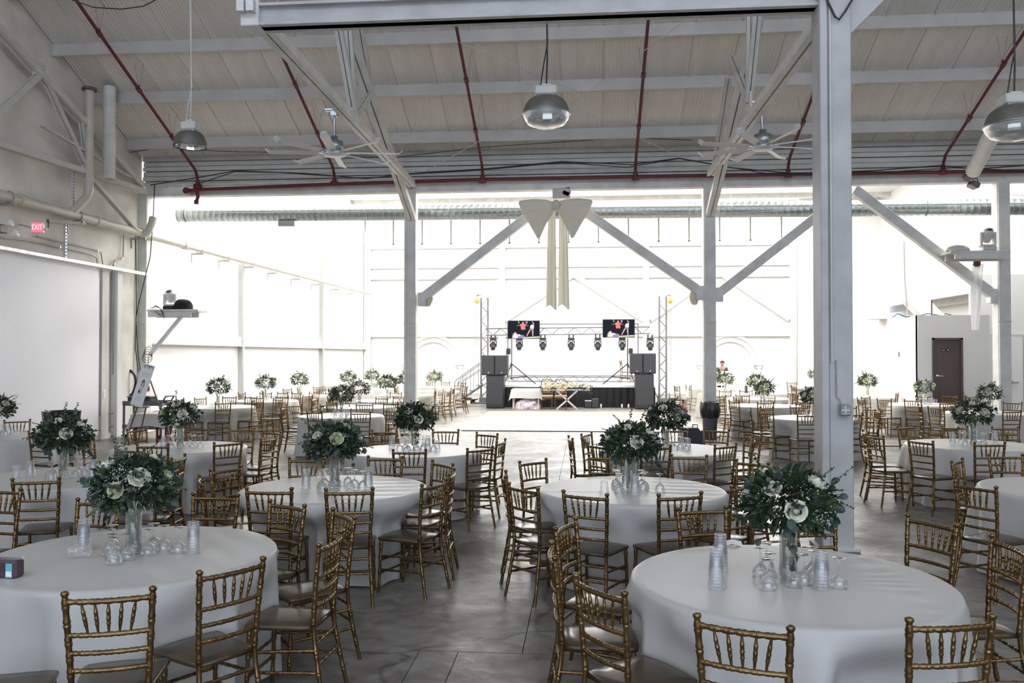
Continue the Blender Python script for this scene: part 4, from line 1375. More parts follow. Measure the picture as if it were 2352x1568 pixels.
def skin_mesh(name, verts, edges, radii, root, mat_, levels=1, parent=None, loc=(0, 0, 0), rz=0):
    me = bpy.data.meshes.new(name)
    me.from_pydata(verts, edges, [])
    o = link(name, me, parent, loc, rz)
    sk = o.modifiers.new('skin', 'SKIN')
    sk.use_smooth_shade = True
    for i, r_ in enumerate(radii):
        v_ = me.skin_vertices[0].data[i]
        v_.radius = r_ if isinstance(r_, tuple) else (r_, r_)
        v_.use_root = i == root
    su = o.modifiers.new('sub', 'SUBSURF')
    su.levels = su.render_levels = levels
    me.materials.append(mat_)
    return o


pr = thing('person', 'man in charcoal T-shirt bending over a laptop at the desk', 'person', (dj.x, 35.85, 0), PI)
# faces the camera: local +y points towards the viewer after the half turn
V = [(0, 0, .98), (0, .02, 1.15), (0, .05, 1.32), (0, .09, 1.44), (0, .12, 1.50), (0, .145, 1.56), (0, .155, 1.64), (0, .15, 1.70),
     (.17, .08, 1.41), (.23, .12, 1.18), (.16, .34, 1.07), (.13, .42, 1.06),
     (-.17, .08, 1.41), (-.23, .12, 1.18), (-.16, .34, 1.07), (-.13, .42, 1.06),
     (.10, 0, .90), (.11, .03, .50), (.11, -.02, .09), (.11, .10, .04),
     (-.10, 0, .90), (-.11, .03, .50), (-.11, -.02, .09), (-.11, .10, .04)]
E_ = [(0, 1), (1, 2), (2, 3), (3, 4), (4, 5), (5, 6), (6, 7), (3, 8), (8, 9), (9, 10), (10, 11), (3, 12), (12, 13), (13, 14), (14, 15), (0, 16), (16, 17), (17, 18), (18, 19), (0, 20), (20, 21), (21, 22), (22, 23)]
Rr = [(.15, .11), (.145, .10), (.16, .11), (.10, .08), .055, .075, .088, .06, .06, .046, .036, .03, .06, .046, .036, .03, .085, .06, .042, .035, .085, .06, .042, .035]
body = skin_mesh('body', V, E_, Rr, 0, M['skin'], 2, pr)
for s in (-1, 1):
    for q, (dx, ln) in enumerate(((.030, .07), (.010, .08), (-.010, .075), (-.028, .06))):
        obj('finger', MB().tube([(s * .13 + dx, .42, 1.062), (s * .13 + dx * 1.2, .45 + ln * .4, 1.066), (s * .13 + dx * 1.2, .45 + ln, 1.045)], [.010, .009, .007], 6), M['skin'], body)
    obj('thumb', MB().tube([(s * .13 - s * .03, .40, 1.06), (s * .13 - s * .055, .44, 1.05), (s * .13 - s * .05, .47, 1.04)], [.011, .010, .008], 6), M['skin'], body)
    obj('ear', MB().ball((s * .088, .145, 1.62), .028, 8, (.35, .8, 1.2)), M['skin'], body)
    obj('eye', MB().ball((s * .033, .236, 1.625), .011, 8), M['black'], body)
obj('nose', MB().ball((0, .25, 1.60), .018, 8, (.8, 1, 1.5)), M['skin'], body)
obj('mouth', MB().ball((0, .232, 1.56), .02, 8, (1.3, .4, .35)), M['maroon'], body)
obj('hair', MB().grid(lambda u, v: Vector((.101 * math.cos(2 * PI * u) * math.sin(PI * .5 * v + .001), .148 + .103 * math.sin(2 * PI * u) * math.sin(PI * .5 * v + .001) - .012 * v, 1.64 + .105 * math.cos(PI * .5 * v) - (.03 * v if math.sin(2 * PI * u) < .3 else -.015 * v))), 18, 6, True, True), M['hair'], pr)
skin_mesh('shirt', [V[i] for i in (0, 1, 2, 3, 8, 9, 12, 13)], [(0, 1), (1, 2), (2, 3), (3, 4), (4, 5), (3, 6), (6, 7)], [(.165, .13), (.165, .125), (.175, .125), (.105, .09), .08, .066, .08, .066], 0, M['shirt'], 2, pr)
obj('shirt_print', MB().box((.02, .185, 1.28), (.16, .01, .08)), M['laptop'], pr)
skin_mesh('trousers', [(0, 0, 1.0)] + [V[i] for i in (16, 17, 18, 20, 21, 22)], [(0, 1), (1, 2), (2, 3), (0, 4), (4, 5), (5, 6)], [(.16, .13), .10, .08, .065, .10, .08, .065], 0, M['black_cloth'], 2, pr)

# ------------------------------------------------------------------ booth on the right with the brown door
bx0, bx1, by0, bz = 8.72, 10.55, 22.9, 3.02
bo = thing('booth', 'white windowless booth room with a brown door on the right', 'booth', ((bx0 + bx1) / 2, by0, 0), kind='structure')
w_, d_ = bx1 - bx0, 3.3
dx0, dx1 = PY(2141, 850, by0).x - bo.location.x, PY(2211, 850, by0).x - bo.location.x
dz = 2.42
m = MB()
m.box(((-w_ / 2 + dx0) / 2, .06, bz / 2), (dx0 + w_ / 2, .12, bz)).box(((w_ / 2 + dx1) / 2, .06, bz / 2), (w_ / 2 - dx1, .12, bz)).box(((dx0 + dx1) / 2, .06, (bz + dz) / 2), (dx1 - dx0, .12, bz - dz))
m.box((-w_ / 2 + .06, d_ / 2, bz / 2), (.12, d_ - .02, bz)).box((w_ / 2 - .06, d_ / 2, bz / 2), (.12, d_ - .02, bz)).box((0, d_ / 2, bz - .05), (w_ - .2, d_ - .2, .1)).box((0, d_, bz / 2), (w_ - .02, .1, bz))
obj('wall', m, M['wall_white'], bo)
obj('thermostat', MB().box((-w_ / 2 - .02, 1.3, 2.0), (.03, .08, .14), bev=.01), M['conduit'], bo)
dr = tag(link('door_1', None, None, (bo.location.x + (dx0 + dx1) / 2, by0, 0)), 'plain dark brown door with lever handle in the white booth', 'door', None, 'structure')
dw = dx1 - dx0
obj('door_leaf', MB().box((0, .05, dz / 2), (dw - .10, .045, dz - .06)), M['brown_door'], dr)
fm = MB().box((-dw / 2 + .025, .03, dz / 2), (.05, .14, dz)).box((dw / 2 - .025, .03, dz / 2), (.05, .14, dz)).box((0, .03, dz - .025), (dw, .14, .05))
obj('door_frame', fm, M['brown_door'], dr)
hn = obj('handle', MB().lathe([(.035, 0), (.03, .02), (0, .02)], 12, (-dw / 2 + .13, .025, 1.42), Matrix.Rotation(PI / 2, 3, 'X')).tube([(-dw / 2 + .13, -.02, 1.42), (-dw / 2 + .13, -.05, 1.42), (-dw / 2 + .16, -.055, 1.42), (-dw / 2 + .26, -.05, 1.415)], .012, 8), M['chrome'], dr)
sg = obj('door_sign', MB().box((-.03, .02, 2.10), (.20, .012, .065), bev=.004), M['black'], dr)
obj('sign_mark', MB().box((-.085, .012, 2.095), (.06, .004, .012)).box((.03, .012, 2.10), (.03, .004, .026)), M['white_plastic'], sg)
ac = thing('roof_duct', 'white angular air duct on top of the booth', 'duct', (bx0 + .45, by0 + 2.2, bz))
obj('hood', MB().poly([(-.9, 0, .0), (-.9, 0, .62), (-.35, 0, .95), (.35, 0, 1.0), (1.0, 0, .25), (1.25, 0, .0), (.7, 0, .0), (.2, 0, .52), (-.15, 0, .52), (-.4, 0, .3), (-.4, 0, 0)], (0, .7, 0)), M['wall_white'], ac)
obj('collar', MB().lathe([(.22, 0), (.22, 1.8)], 14, (.1, .5, .9)), M['wall_white'], ac)
for pts, lab in (([(2085, 735), (2082, 690), (2078, 640), (2076, 555)], 'thin grey conduit rising from the booth roof'), ([(2140, 727), (2140, 690)], 'short reddish pipe standing on the booth roof')):
    tag(obj('conduit', MB().tube([PY(x, y, 24.4) for x, y in pts], .02, 6), M['conduit'] if len(pts) > 2 else M['pipe_red']), lab, 'conduit')
tag(obj('cable', MB().tube([PY(x, y, 23.4) + Vector((0, 0, .05)) for x, y in ((2050, 733), (2062, 724), (2080, 732), (2110, 730), (2130, 724), (2150, 727), (2168, 730), (2172, 724), (2190, 729), (2212, 730))], .014, 5), M['cable']), 'loose black cable lying along the booth roof edge', 'cable')
d2 = tag(link('door_2', None, None, (11.45, 24.2, 0)), 'white emergency door with push bar beyond the booth', 'door', None, 'structure')
obj('door_leaf', MB().box((0, 0, 1.25), (1.1, .05, 2.5)), M['wall_white'], d2)
obj('push_bar', MB().box((0, -.06, 1.22), (.85, .04, .045), bev=.01).box((.18, -.07, 1.24), (.14, .06, .07), bev=.01), M['conduit'], d2)
obj('wall', MB().box((1.2, .08, 2.1), (4.0, .1, 4.2)), M['wall_white'], d2)
obj('seam', MB().box((.56, -.03, 1.25), (.02, .01, 2.5)).box((-.56, -.03, 1.25), (.02, .01, 2.5)).box((0, -.03, 2.52), (1.14, .01, .02)), M['conduit'], d2)
obj('alarm_bell', MB().lathe([(0, .04), (.06, .035), (.07, 0)], 12, (.75, .03, 2.2), Matrix.Rotation(PI / 2, 3, 'X')).tube([(.75, .02, 2.26), (.75, .02, 4.1)], .008, 5), M['conduit'], d2)

# ================================================================== TABLES, CHAIRS, FLOWERS, GLASSES
TABLES = {1:(1.09,4.65),2:(-2.75,4.90),3:(-2.28,7.47),4:(0.41,7.63),5:(-2.17,10.48),6:(1.03,10.91),7:(-5.30,10.56),8:(-5.17,7.90),9:(-4.87,16.38),10:(-8.59,18.95),11:(-8.52,21.70),12:(-8.54,24.45),13:(-7.82,27.11),14:(-7.74,29.85),15:(-5.28,22.01),16:(-5.29,19.26),17:(-5.48,25.27),18:(-5.08,27.99),19:(4.27,20.55),20:(4.38,16.56),21:(4.37,26.77),22:(4.81,24.06),23:(8.95,33.61),25:(4.58,31.12),26:(8.18,25.17),27:(8.30,21.38),28:(8.45,18.41),29:(5.21,11.80),30:(4.45,7.94),31:(-8.78,11.79),33:(-5.57,31.54)}
CHAIRS = [(2,-2.19,3.79,19,192),(2,-1.96,4.19,57,145),(2,-1.70,4.73,87,50),(2,-1.79,5.31,129,44),(2,-2.23,5.59,151,75),(3,-2.49,6.65,1,99),(3,-1.90,6.68,12,106),(3,-1.47,6.94,68,59),(3,-1.57,7.95,133,49),(3,-1.44,7.47,93,12),(2,-2.80,5.87,176,107),(2,-3.56,5.55,169,117),(2,-4.61,5.99,178,90),(8,-4.73,6.97,18,103),(31,-7.41,11.09,-13,54),(31,-9.02,12.61,-142,54),(31,-8.59,12.62,156,48),(7,-6.25,10.45,-81,31),(7,-5.10,9.68,6,70),(8,-5.11,8.73,173,72),(8,-4.08,7.44,89,38),(8,-4.44,8.32,96,36),(7,-4.50,9.95,52,49),(3,-3.12,7.44,-115,41),(3,-3.07,7.02,-60,9),(7,-4.42,10.99,154,35),(7,-4.26,10.37,83,20),(7,-4.90,11.40,-175,49),(7,-5.63,11.46,177,47),(7,-6.15,11.37,-105,56),(3,-2.07,8.28,179,78),(5,-1.97,9.38,6,72),(3,-2.84,8.09,179,73),(5,-2.82,11.21,173,49),(5,-1.95,11.41,-177,53),(5,-1.45,10.98,147,39),(5,-1.27,10.30,79,6),(5,-1.36,9.60,45,54),(9,-4.15,15.34,5,41),(9,-3.89,15.87,63,23),(9,-4.97,15.51,-23,39),(9,-5.40,17.27,-161,36),(16,-5.47,18.31,-37,24),(9,-4.73,17.44,-177,32),(16,-4.42,18.26,42,36),(16,-5.89,19.85,-136,33),(16,-6.27,20.86,-91,11),(16,-5.11,20.08,156,29),(16,-4.77,20.34,149,26),(15,-5.38,22.92,164,28),(12,-7.96,23.56,58,24),(11,-7.49,21.54,65,24),(16,-6.24,19.52,-95,14),(13,-8.73,27.17,-124,21),(13,-8.21,25.90,-21,22),(13,-7.79,25.83,-25,21),(12,-7.56,24.12,67,19),(13,-7.36,25.86,-25,21),(14,-8.56,29.65,-97,10),(14,-8.48,30.48,-99,10),(13,-8.54,27.55,-145,25),(14,-8.07,30.75,148,16),(17,-7.12,30.91,-113,14),(17,-5.97,26.99,-96,9),(10,-9.25,19.80,-112,27),(10,-8.23,18.19,48,37),(10,-7.71,18.68,69,27),(11,-8.15,20.55,-12,30),(10,-8.52,20.35,166,29),(11,-9.40,22.74,-98,16),(10,-9.01,20.30,-180,33),(10,-7.51,19.37,146,21),(11,-7.94,21.01,52,30),(11,-9.00,22.61,172,28),(11,-8.63,22.83,161,24),(11,-8.22,22.72,151,21),(12,-9.10,25.39,-115,20),(12,-9.37,24.33,-86,8),(13,-8.93,26.17,-53,8),(9,-5.94,17.04,-128,30),(9,-5.80,16.33,-87,3),(10,-8.87,18.16,-15,31),(10,-9.51,19.40,-90,17),(10,-9.34,18.58,-79,11),(17,-4.66,25.45,59,19),(17,-4.74,24.88,94,3),(17,-4.32,24.80,71,14),(18,-4.45,26.49,81,8),(18,-4.24,27.95,87,5),(18,-4.49,28.59,153,21),(33,-4.92,32.07,148,17),(33,-5.58,32.43,162,20),(33,-5.97,32.60,-121,15),(4,-0.35,8.18,-133,65),(4,-0.47,7.40,-85,1),(4,-0.33,6.87,-46,68),(4,0.09,6.63,-24,102),(4,0.62,6.66,23,105),(1,0.87,5.64,-162,110),(4,1.05,8.68,173,79),(4,0.18,8.57,172,73),(6,0.32,10.06,-51,54),(6,0.75,10.04,14,64),(6,1.49,10.21,39,60),(6,0.04,10.75,-81,8),(6,0.23,11.21,-112,24),(6,0.54,11.65,-165,42),(6,1.28,11.80,-175,46),(6,1.73,11.86,152,53),(6,1.87,10.84,80,16),(6,2.04,11.47,116,18),(4,1.47,8.28,135,65),(4,1.10,7.12,49,69),(4,1.67,7.79,85,17),(1,0.10,5.18,-109,51),(1,0.06,4.55,-85,8),(1,0.25,4.02,-53,107),(1,0.70,3.60,-21,204),(1,1.40,3.73,13,203),(1,1.99,5.45,119,115),(1,2.13,4.92,93,91),(1,1.60,5.69,-165,111),(30,3.36,7.24,-60,98),(30,3.89,8.60,-128,31),(30,4.44,9.02,-173,75),(29,4.33,10.86,-62,59),(29,4.81,10.75,5,76),(29,4.01,11.44,-74,18),(29,4.09,11.93,-96,9),(29,4.84,12.63,-148,47),(29,5.43,12.63,-177,60),(29,6.10,12.57,180,64),(28,8.04,16.91,8,49),(28,9.39,19.42,150,45),(28,8.71,19.36,158,38),(27,7.93,19.55,14,30),(28,7.26,17.74,-58,14),(28,7.28,18.35,-102,6),(27,7.79,20.71,-25,38),(27,7.32,20.94,-51,30),(26,8.85,25.99,149,27),(27,6.93,21.14,-79,16),(27,7.19,21.65,-142,19),(20,5.43,16.97,110,21),(20,5.29,16.45,88,17),(20,4.71,15.76,39,39),(20,5.39,17.39,-167,34),(26,8.35,24.02,61,5),(26,8.94,24.81,35,17),(27,8.65,22.14,-179,30),(27,9.28,22.48,139,31),(28,8.80,20.09,-158,25),(27,9.68,22.33,119,26),(20,3.90,15.48,5,49),(20,3.54,16.05,-57,24),(20,3.46,16.75,-101,4),(20,4.40,17.47,-175,43),(19,4.75,19.40,22,31),(19,4.00,19.37,2,37),(20,3.79,17.16,-144,27),(19,3.62,19.82,-62,23),(19,3.45,20.72,-133,20),(19,4.01,21.48,-134,19),(22,4.23,22.66,-30,31),(19,4.47,21.45,148,32),(22,5.55,23.67,53,12),(23,7.04,27.56,-56,20),(22,4.74,25.27,173,39),(21,4.07,25.45,11,27),(22,5.31,27.01,123,19),(22,5.29,26.27,108,14),(23,8.11,33.60,-30,26),(23,7.32,29.42,-75,12),(23,8.61,32.39,19,19),(19,3.65,22.02,-143,23),(0,3.32,29.10,-66,13),(0,3.81,29.89,-66,12),(2,-2.66,3.60,-76,190)]
PH = {1: 'nearest table right of the aisle', 2: 'nearest table left of the aisle', 3: 'second table left of the aisle', 4: 'second table right of the aisle',
      5: 'third table left of the aisle', 6: 'third table right of the aisle', 7: 'table in front of the easel', 8: 'left table behind the nearest one',
      9: 'fourth table left of the aisle', 10: 'first table along the left wall', 11: 'second table along the left wall', 12: 'third table along the left wall',
      13: 'fourth table along the left wall', 14: 'last table along the left wall', 15: 'sixth table left of the aisle', 16: 'fifth table left of the aisle',
      17: 'seventh table left of the aisle', 18: 'table by the stage stairs', 33: 'farthest table by the stage stairs', 19: 'table behind the bagged bin', 20: 'table half behind the big column',
      21: 'third table behind the bagged bin', 22: 'second table behind the bagged bin', 23: 'farthest table on the right', 25: 'table nearest the man with laptop',
      26: 'table beside the white booth', 27: 'table before the brown door', 28: 'table below the right column', 29: 'table right of the big column',
      30: 'rightmost table cut by the frame', 31: 'leftmost table beside the grey bin'}
TR, TZ = .84, .76


def sstep(a, b, x):
    t = max(0.0, min(1.0, (x - a) / (b - a)))
    return t * t * (3 - 2 * t)


def make_cloth(k, x, y):
    rnd = random.Random(100 + k)
    near = y < 13
    NA = 168 if y < 8.2 else (112 if near else 72)
    lim = [9.0] * NA
    for (t, cx, cy, a, w_) in CHAIRS:
        if math.hypot(cx - x, cy - y) > 1.35:
            continue
        ca, sa = math.cos(R(a)), math.sin(R(a))
        poly = [(-.215, .20), (-.11, .238), (.11, .238), (.215, .20), (.205, -.10), (-.205, -.10)]
        P_ = [(cx - x + px * ca - py * sa, cy - y + px * sa + py * ca) for px, py in poly]
        for q in range(NA):
            th = 2 * PI * q / NA
            dx, dy = math.cos(th), math.sin(th)
            for e in range(len(P_)):
                (ax, ay), (bx, by) = P_[e], P_[(e + 1) % len(P_)]
                ex, ey = bx - ax, by - ay
                det = dx * ey - dy * ex
                if abs(det) < 1e-9:
                    continue
                r_ = (ax * ey - ay * ex) / det
                u_ = (ax * dy - ay * dx) / det
                if r_ > .2 and -.02 <= u_ <= 1.02:
                    lim[q] = min(lim[q], r_)
    win = int(.45 / (2 * PI / NA)) + 1
    lim = [min(lim[(q + d_) % NA] + 1.7 * max(0, abs(d_) * 2 * PI / NA - .03) for d_ in range(-win, win + 1)) for q in range(NA)]
    ph = [(rnd.uniform(0, 6.28), rnd.choice((9, 11, 13)), rnd.uniform(.6, 1)), (rnd.uniform(0, 6.28), rnd.choice((15, 17, 19)), rnd.uniform(.3, .6)), (rnd.uniform(0, 6.28), rnd.choice((5, 6, 7)), rnd.uniform(.4, .8))]
    rings = [0.0] + ([.1 + .74 * q / 17 for q in range(17)] if y < 8.2 else [.3, .55, .72]) + [.80]
    V, Fc = [(0, 0, TZ)], []
    prof = [(r_, TZ) for r_ in rings[1:]] + [(.828, TZ - .003), (.840, TZ - .012), (.846, TZ - .03)]
    nz = 16 if near else 9
    zs = [TZ - .03 - (TZ - .05) * (q / nz) ** 1.0 for q in range(1, nz + 1)]
    prof += [(None, z_) for z_ in zs]
    seam = rnd.uniform(-.2, .2)

    def topz(px, py):
        h = 0.0
        if k == 1:
            h += .005 * math.exp(-((px - .60) / .010) ** 2)
            if px < .60:
                h += .0045 * math.sin(46 * py + 3 * math.sin(9 * py)) * math.exp(-((.60 - px) / .14) ** 2)
        if k in (2, 4, 3):
            ang = {2: -.75, 4: .02, 3: .3}[k]
            u = -px * math.sin(ang) + py * math.cos(ang) - {2: -.1, 4: -.16, 3: -.2}[k]
            h += .005 * math.exp(-(u / .012) ** 2)
            h += .003 * math.sin(30 * u + 4 * px) * math.exp(-((px - .5) / .3) ** 2)
        return h
    for (r_, z_) in prof:
        for a in range(NA):
            th = 2 * PI * a / NA
            if r_ is not None:
                px, py = r_ * math.cos(th), r_ * math.sin(th)
                V.append((px, py, z_ + (topz(px, py) if r_ < .81 and y < 8.2 else 0)))
            else:
                dn = (TZ - z_) / TZ
                f = sum(p[2] * math.sin(p[1] * th + p[0] + .5 * dn) for p in ph)
                f = .75 * f * abs(f) ** .4 + .35 * abs(math.sin(ph[1][1] * .5 * th + ph[1][0])) ** 3
                rr = .850 + .040 * dn + .062 * f * dn ** .6
                if lim[a] < rr:
                    rr -= (rr - lim[a] + .012 + .022 * (.6 + f * .5) * dn) * sstep(.70, .50, z_)
                V.append((rr * math.cos(th), rr * math.sin(th), z_ if z_ > .03 else .012 + .012 * abs(math.sin(4 * th + ph[0][0]))))
    for a in range(NA):
        Fc.append((0, 1 + a, 1 + (a + 1) % NA))
    for j in range(len(prof) - 1):
        for a in range(NA):
            p, q = 1 + j * NA + a, 1 + j * NA + (a + 1) % NA
            Fc.append((p, p + NA, q + NA, q))
    m = MB()
    m.add(V, Fc, True)
    o = obj('tablecloth', m, M['cloth'], None, (x, y, 0))
    tag(o, 'ivory floor-length tablecloth on the %s' % PH[k], 'tablecloth', 'ivory tablecloths on the round tables')


tt = MB().lathe([(0, .735), (.80, .735), (.81, .742), (.81, .753), (0, .753)], 40).mesh('tabletop', M['white_plastic'])
tleg = MB().tube([(.40, .0, .73), (.46, 0, .36), (.50, 0, .0)], .018, 6).mesh('leg', M['conduit'])
for k, (x, y) in TABLES.items():
    t = thing('round_table', 'round folding banquet table under ivory cloth, %s' % PH[k], 'table', (x, y, 0), 0, 'round banquet tables')
    link('tabletop', tt, t)
    for q in range(4):
        link('leg', tleg, t, rz=PI / 2 * q + .4)
    make_cloth(k, x, y)


# ------------------------------------------------------------------ chiavari chairs
def ringed(pts, r0, r1, rings, n=8, bul=.0032, seg=4):
    """a turned bamboo-like rod along a polyline: slight bulges at the given heights"""
    P_ = [Vector(p) for p in pts]
    ln = [0]
    for i in range(1, len(P_)):
        ln.append(ln[-1] + (P_[i] - P_[i - 1]).length)
    L = ln[-1]
    ts = {0.0, 1.0}
    for i in range(1, len(P_) - 1):
        ts.add(ln[i] / L)
    e = .012 / L
    for g in rings:
        for d in (-2.2 * e, -e, -.55 * e, 0, .55 * e, e, 2.2 * e):
            ts.add(min(1, max(0, g + d)))
    ts = sorted(ts)
    out, rs = [], []
    for t in ts:
        s_ = t * L
        i = 0
        while i < len(P_) - 2 and ln[i + 1] < s_:
            i += 1
        out.append(P_[i].lerp(P_[i + 1], (s_ - ln[i]) / max(1e-9, ln[i + 1] - ln[i])))
        r_ = r0 + (r1 - r0) * t
        for g in rings:
            d = abs(t - g) / e
            if d < .3:
                r_ += bul * .2
            elif d < 1.2:
                r_ += bul
        rs.append(r_)
    return MB().tube(out, rs, n)


def post_pts(s, n=1):
    base = [(.186, -.275, 0), (.172, -.235, .20), (.160, -.205, .38), (.158, -.198, .47), (.165, -.207, .62), (.174, -.222, .78), (.180, -.236, .90)]
    return [(s * x, y, z) for x, y, z in base]


def rail_pts(z, s0, n=6):
    # bowed slightly backwards between the posts
    import bisect
    B = post_pts(1)
    for i in range(len(B) - 1):
        if B[i][2] <= z <= B[i + 1][2]:
            t = (z - B[i][2]) / (B[i + 1][2] - B[i][2])
            x, y = B[i][0] + (B[i + 1][0] - B[i][0]) * t, B[i][1] + (B[i + 1][1] - B[i][1]) * t
    return [(-x + 2 * x * q / n, y - .022 * (1 - (2 * q / n - 1) ** 2), z) for q in range(n + 1)]


def seat_mb(n=6):
    pts = []
    out = [(-.155, -.20), (.155, -.20), (.172, -.12), (.190, .08), (.198, .165), (.188, .195), (.10, .212), (0, .216), (-.10, .212), (-.188, .195), (-.198, .165), (-.190, .08), (-.172, -.12)]
    m = MB()
    N_ = len(out)
    vs = []
    for sc_, z in ((.93, .432), (.99, .438), (1.0, .448), (.985, .458), (.94, .463), (.55, .4665), (0.02, .467)):
        vs += [(x * sc_, y * sc_, z) for x, y in out]
    fs = [tuple(reversed(range(N_)))]
    for j in range(6):
        for a in range(N_):
            fs.append((j * N_ + a, j * N_ + (a + 1) % N_, j * N_ + N_ + (a + 1) % N_, j * N_ + N_ + a))
    fs.append(tuple(range(6 * N_, 7 * N_)))
    m.add(vs, fs, True)
    m.sm[-1] = False
    m.sm[0] = False
    return m


def finial(m, s, n=10):
    x, y, z = s * .1805, -.2365, .895
    m.lathe([(.0135, 0), (.0105, .006), (.012, .010), (.0175, .020), (.0185, .027), (.016, .033), (.006, .037), (0, .0375)], n, (x, y, z))
    return m


SPX = (-.112, -.056, 0, .056, .112)
CH = {}
CH['seat'] = seat_mb().mesh('seat', M['gold_seat'])
for s in (-1, 1):
    pm = ringed(post_pts(s), .0125, .0138, (.13, .23, .34, .54, .62, .70, .78, .87, .965), 10)
    CH['post', s] = finial(pm, s).mesh('back_leg', M['gold'])
    CH['leg', s] = ringed([(s * .168, .172, .438), (s * .174, .182, .20), (s * .178, .192, 0)], .0142, .0115, (.10, .35, .62, .85), 8).mesh('front_leg', M['gold'])
    for z0, z1 in ((.30, .33), (.19, .205)):
        CH['side', s, z0] = ringed([(s * .170, .178, z0), (s * .168, -.222, z1)], .0088, .0088, (.12, .3, .5, .7, .88), 7, .0022).mesh('stretcher', M['gold'])
for z in (.268, .165):
    CH['front', z] = ringed([(-.174, .180, z), (.174, .180, z)], .0088, .0088, (.12, .3, .5, .7, .88), 7, .0022).mesh('stretcher', M['gold'])
for z in (.36, .25):
    B = rail_pts(z, 1, 1)
    CH['rear', z] = ringed(B, .0088, .0088, (.12, .3, .5, .7, .88), 7, .0022).mesh('stretcher', M['gold'])
rz_ = [.5 + x / .37 for x in SPX]
CH['rail', .882] = ringed(rail_pts(.882, 1), .0115, .0115, [.03] + rz_ + [.97], 8, .003).mesh('top_rail', M['gold'])
for z in (.730, .648, .568):
    CH['rail', z] = ringed(rail_pts(z, 1), .0100, .0100, [.05] + rz_ + [.95], 8, .0026).mesh('back_rail', M['gold'])
for i, x in enumerate(SPX):
    yt, yb = -.2335 - .022 * (1 - (x / .18) ** 2), -.2165 - .022 * (1 - (x / .17) ** 2)
    p, q = Vector((x, yt, .878)), Vector((x * .78, yb, .734))
    pr_ = [(0, .0052), (.12, .0060), (.28, .0088), (.31, .0105), (.34, .0088), (.48, .0090), (.51, .0112), (.54, .0090), (.66, .0086), (.69, .0102), (.72, .0080), (.88, .0058), (1, .0050)]
    CH['spindle', i] = MB().tube([p.lerp(q, t) for t, _ in pr_], [r_ for _, r_ in pr_], 7).mesh('spindle', M['gold'])
# lighter meshes for chairs farther away
for s in (-1, 1):
    CH['mpost', s] = finial(MB().tube(post_pts(s), .0140, 6), s, 6).mesh('back_leg', M['gold'])
    CH['mleg', s] = MB().tube([(s * .168, .172, .438), (s * .178, .192, 0)], [.015, .012], 5).mesh('front_leg', M['gold'])
    CH['mside', s] = MB().tube([(s * .170, .178, .30), (s * .168, -.222, .33)], .0092, 5).tube([(s * .172, .182, .19), (s * .168, -.232, .205)], .0092, 5).mesh('stretcher', M['gold'])
bk = MB()
CH['mrail', .882] = MB().tube(rail_pts(.882, 1, 4), .0125, 6).mesh('top_rail', M['gold'])
for z in (.730, .648, .568):
    CH['mrail', z] = MB().tube(rail_pts(z, 1, 4), .0105, 5).mesh('back_rail', M['gold'])
spm = MB()
for i, x in enumerate(SPX):
    yt, yb = -.2335 - .022 * (1 - (x / .18) ** 2), -.2165 - .022 * (1 - (x / .17) ** 2)
    spm.tube([(x, yt, .878), (x * .89, (yt + yb) / 2, .806), (x * .78, yb, .734)], [.006, .0105, .006], 5)
CH['mspindle'] = spm.mesh('spindle_row', M['gold'])
CH['mcross'] = MB().tube([(-.174, .180, .268), (.174, .180, .268)], .0092, 5).tube([(-.174, .182, .165), (.174, .182, .165)], .0092, 5).mesh('stretcher', M['gold'])
CH['mrear'] = MB().tube(rail_pts(.36, 1, 3), .0092, 5).tube(rail_pts(.25, 1, 3), .0092, 5).mesh('stretcher', M['gold'])
far = seat_mb()
far.m = 0
fm = MB()
for s in (-1, 1):
    fm.tube(post_pts(s), .0150, 5)
    finial(fm, s, 5)
    fm.tube([(s * .168, .172, .438), (s * .178, .192, 0)], .014, 5)
    fm.tube([(s * .170, .178, .30), (s * .168, -.222, .33)], .0095, 4).tube([(s * .172, .182, .19), (s * .168, -.232, .205)], .0095, 4)
for z in (.882, .730, .648, .568, .36, .25):
    fm.tube(rail_pts(z, 1, 3), .0115, 4)
for z in (.268, .165):
    fm.tube([(-.174, .180, z), (.174, .180, z)], .0095, 4)
for i, x in enumerate(SPX):
    fm.tube([(x, -.255, .878), (x * .78, -.237, .734)], .009, 4)
CH['ffar'] = fm.mesh('frame', M['gold'])

FULL = [('seat', 'seat'), ('back_leg', ('post', -1)), ('back_leg', ('post', 1)), ('front_leg', ('leg', -1)), ('front_leg', ('leg', 1)), ('top_rail', ('rail', .882))]
FULL += [('back_rail', ('rail', z)) for z in (.730, .648, .568)] + [('spindle', ('spindle', i)) for i in range(5)]
FULL += [('stretcher', ('side', s, z)) for s in (-1, 1) for z in (.30, .19)] + [('stretcher', ('front', z)) for z in (.268, .165)] + [('stretcher', ('rear', z)) for z in (.36, .25)]
MID = [('seat', 'seat'), ('back_leg', ('mpost', -1)), ('back_leg', ('mpost', 1)), ('front_leg', ('mleg', -1)), ('front_leg', ('mleg', 1)), ('top_rail', ('mrail', .882))]
MID += [('back_rail', ('mrail', z)) for z in (.730, .648, .568)] + [('spindle_row', 'mspindle'), ('stretcher', ('mside', -1)), ('stretcher', ('mside', 1)), ('stretcher', 'mcross'), ('stretcher', 'mrear')]
FAR = [('seat', 'seat'), ('frame', 'ffar')]

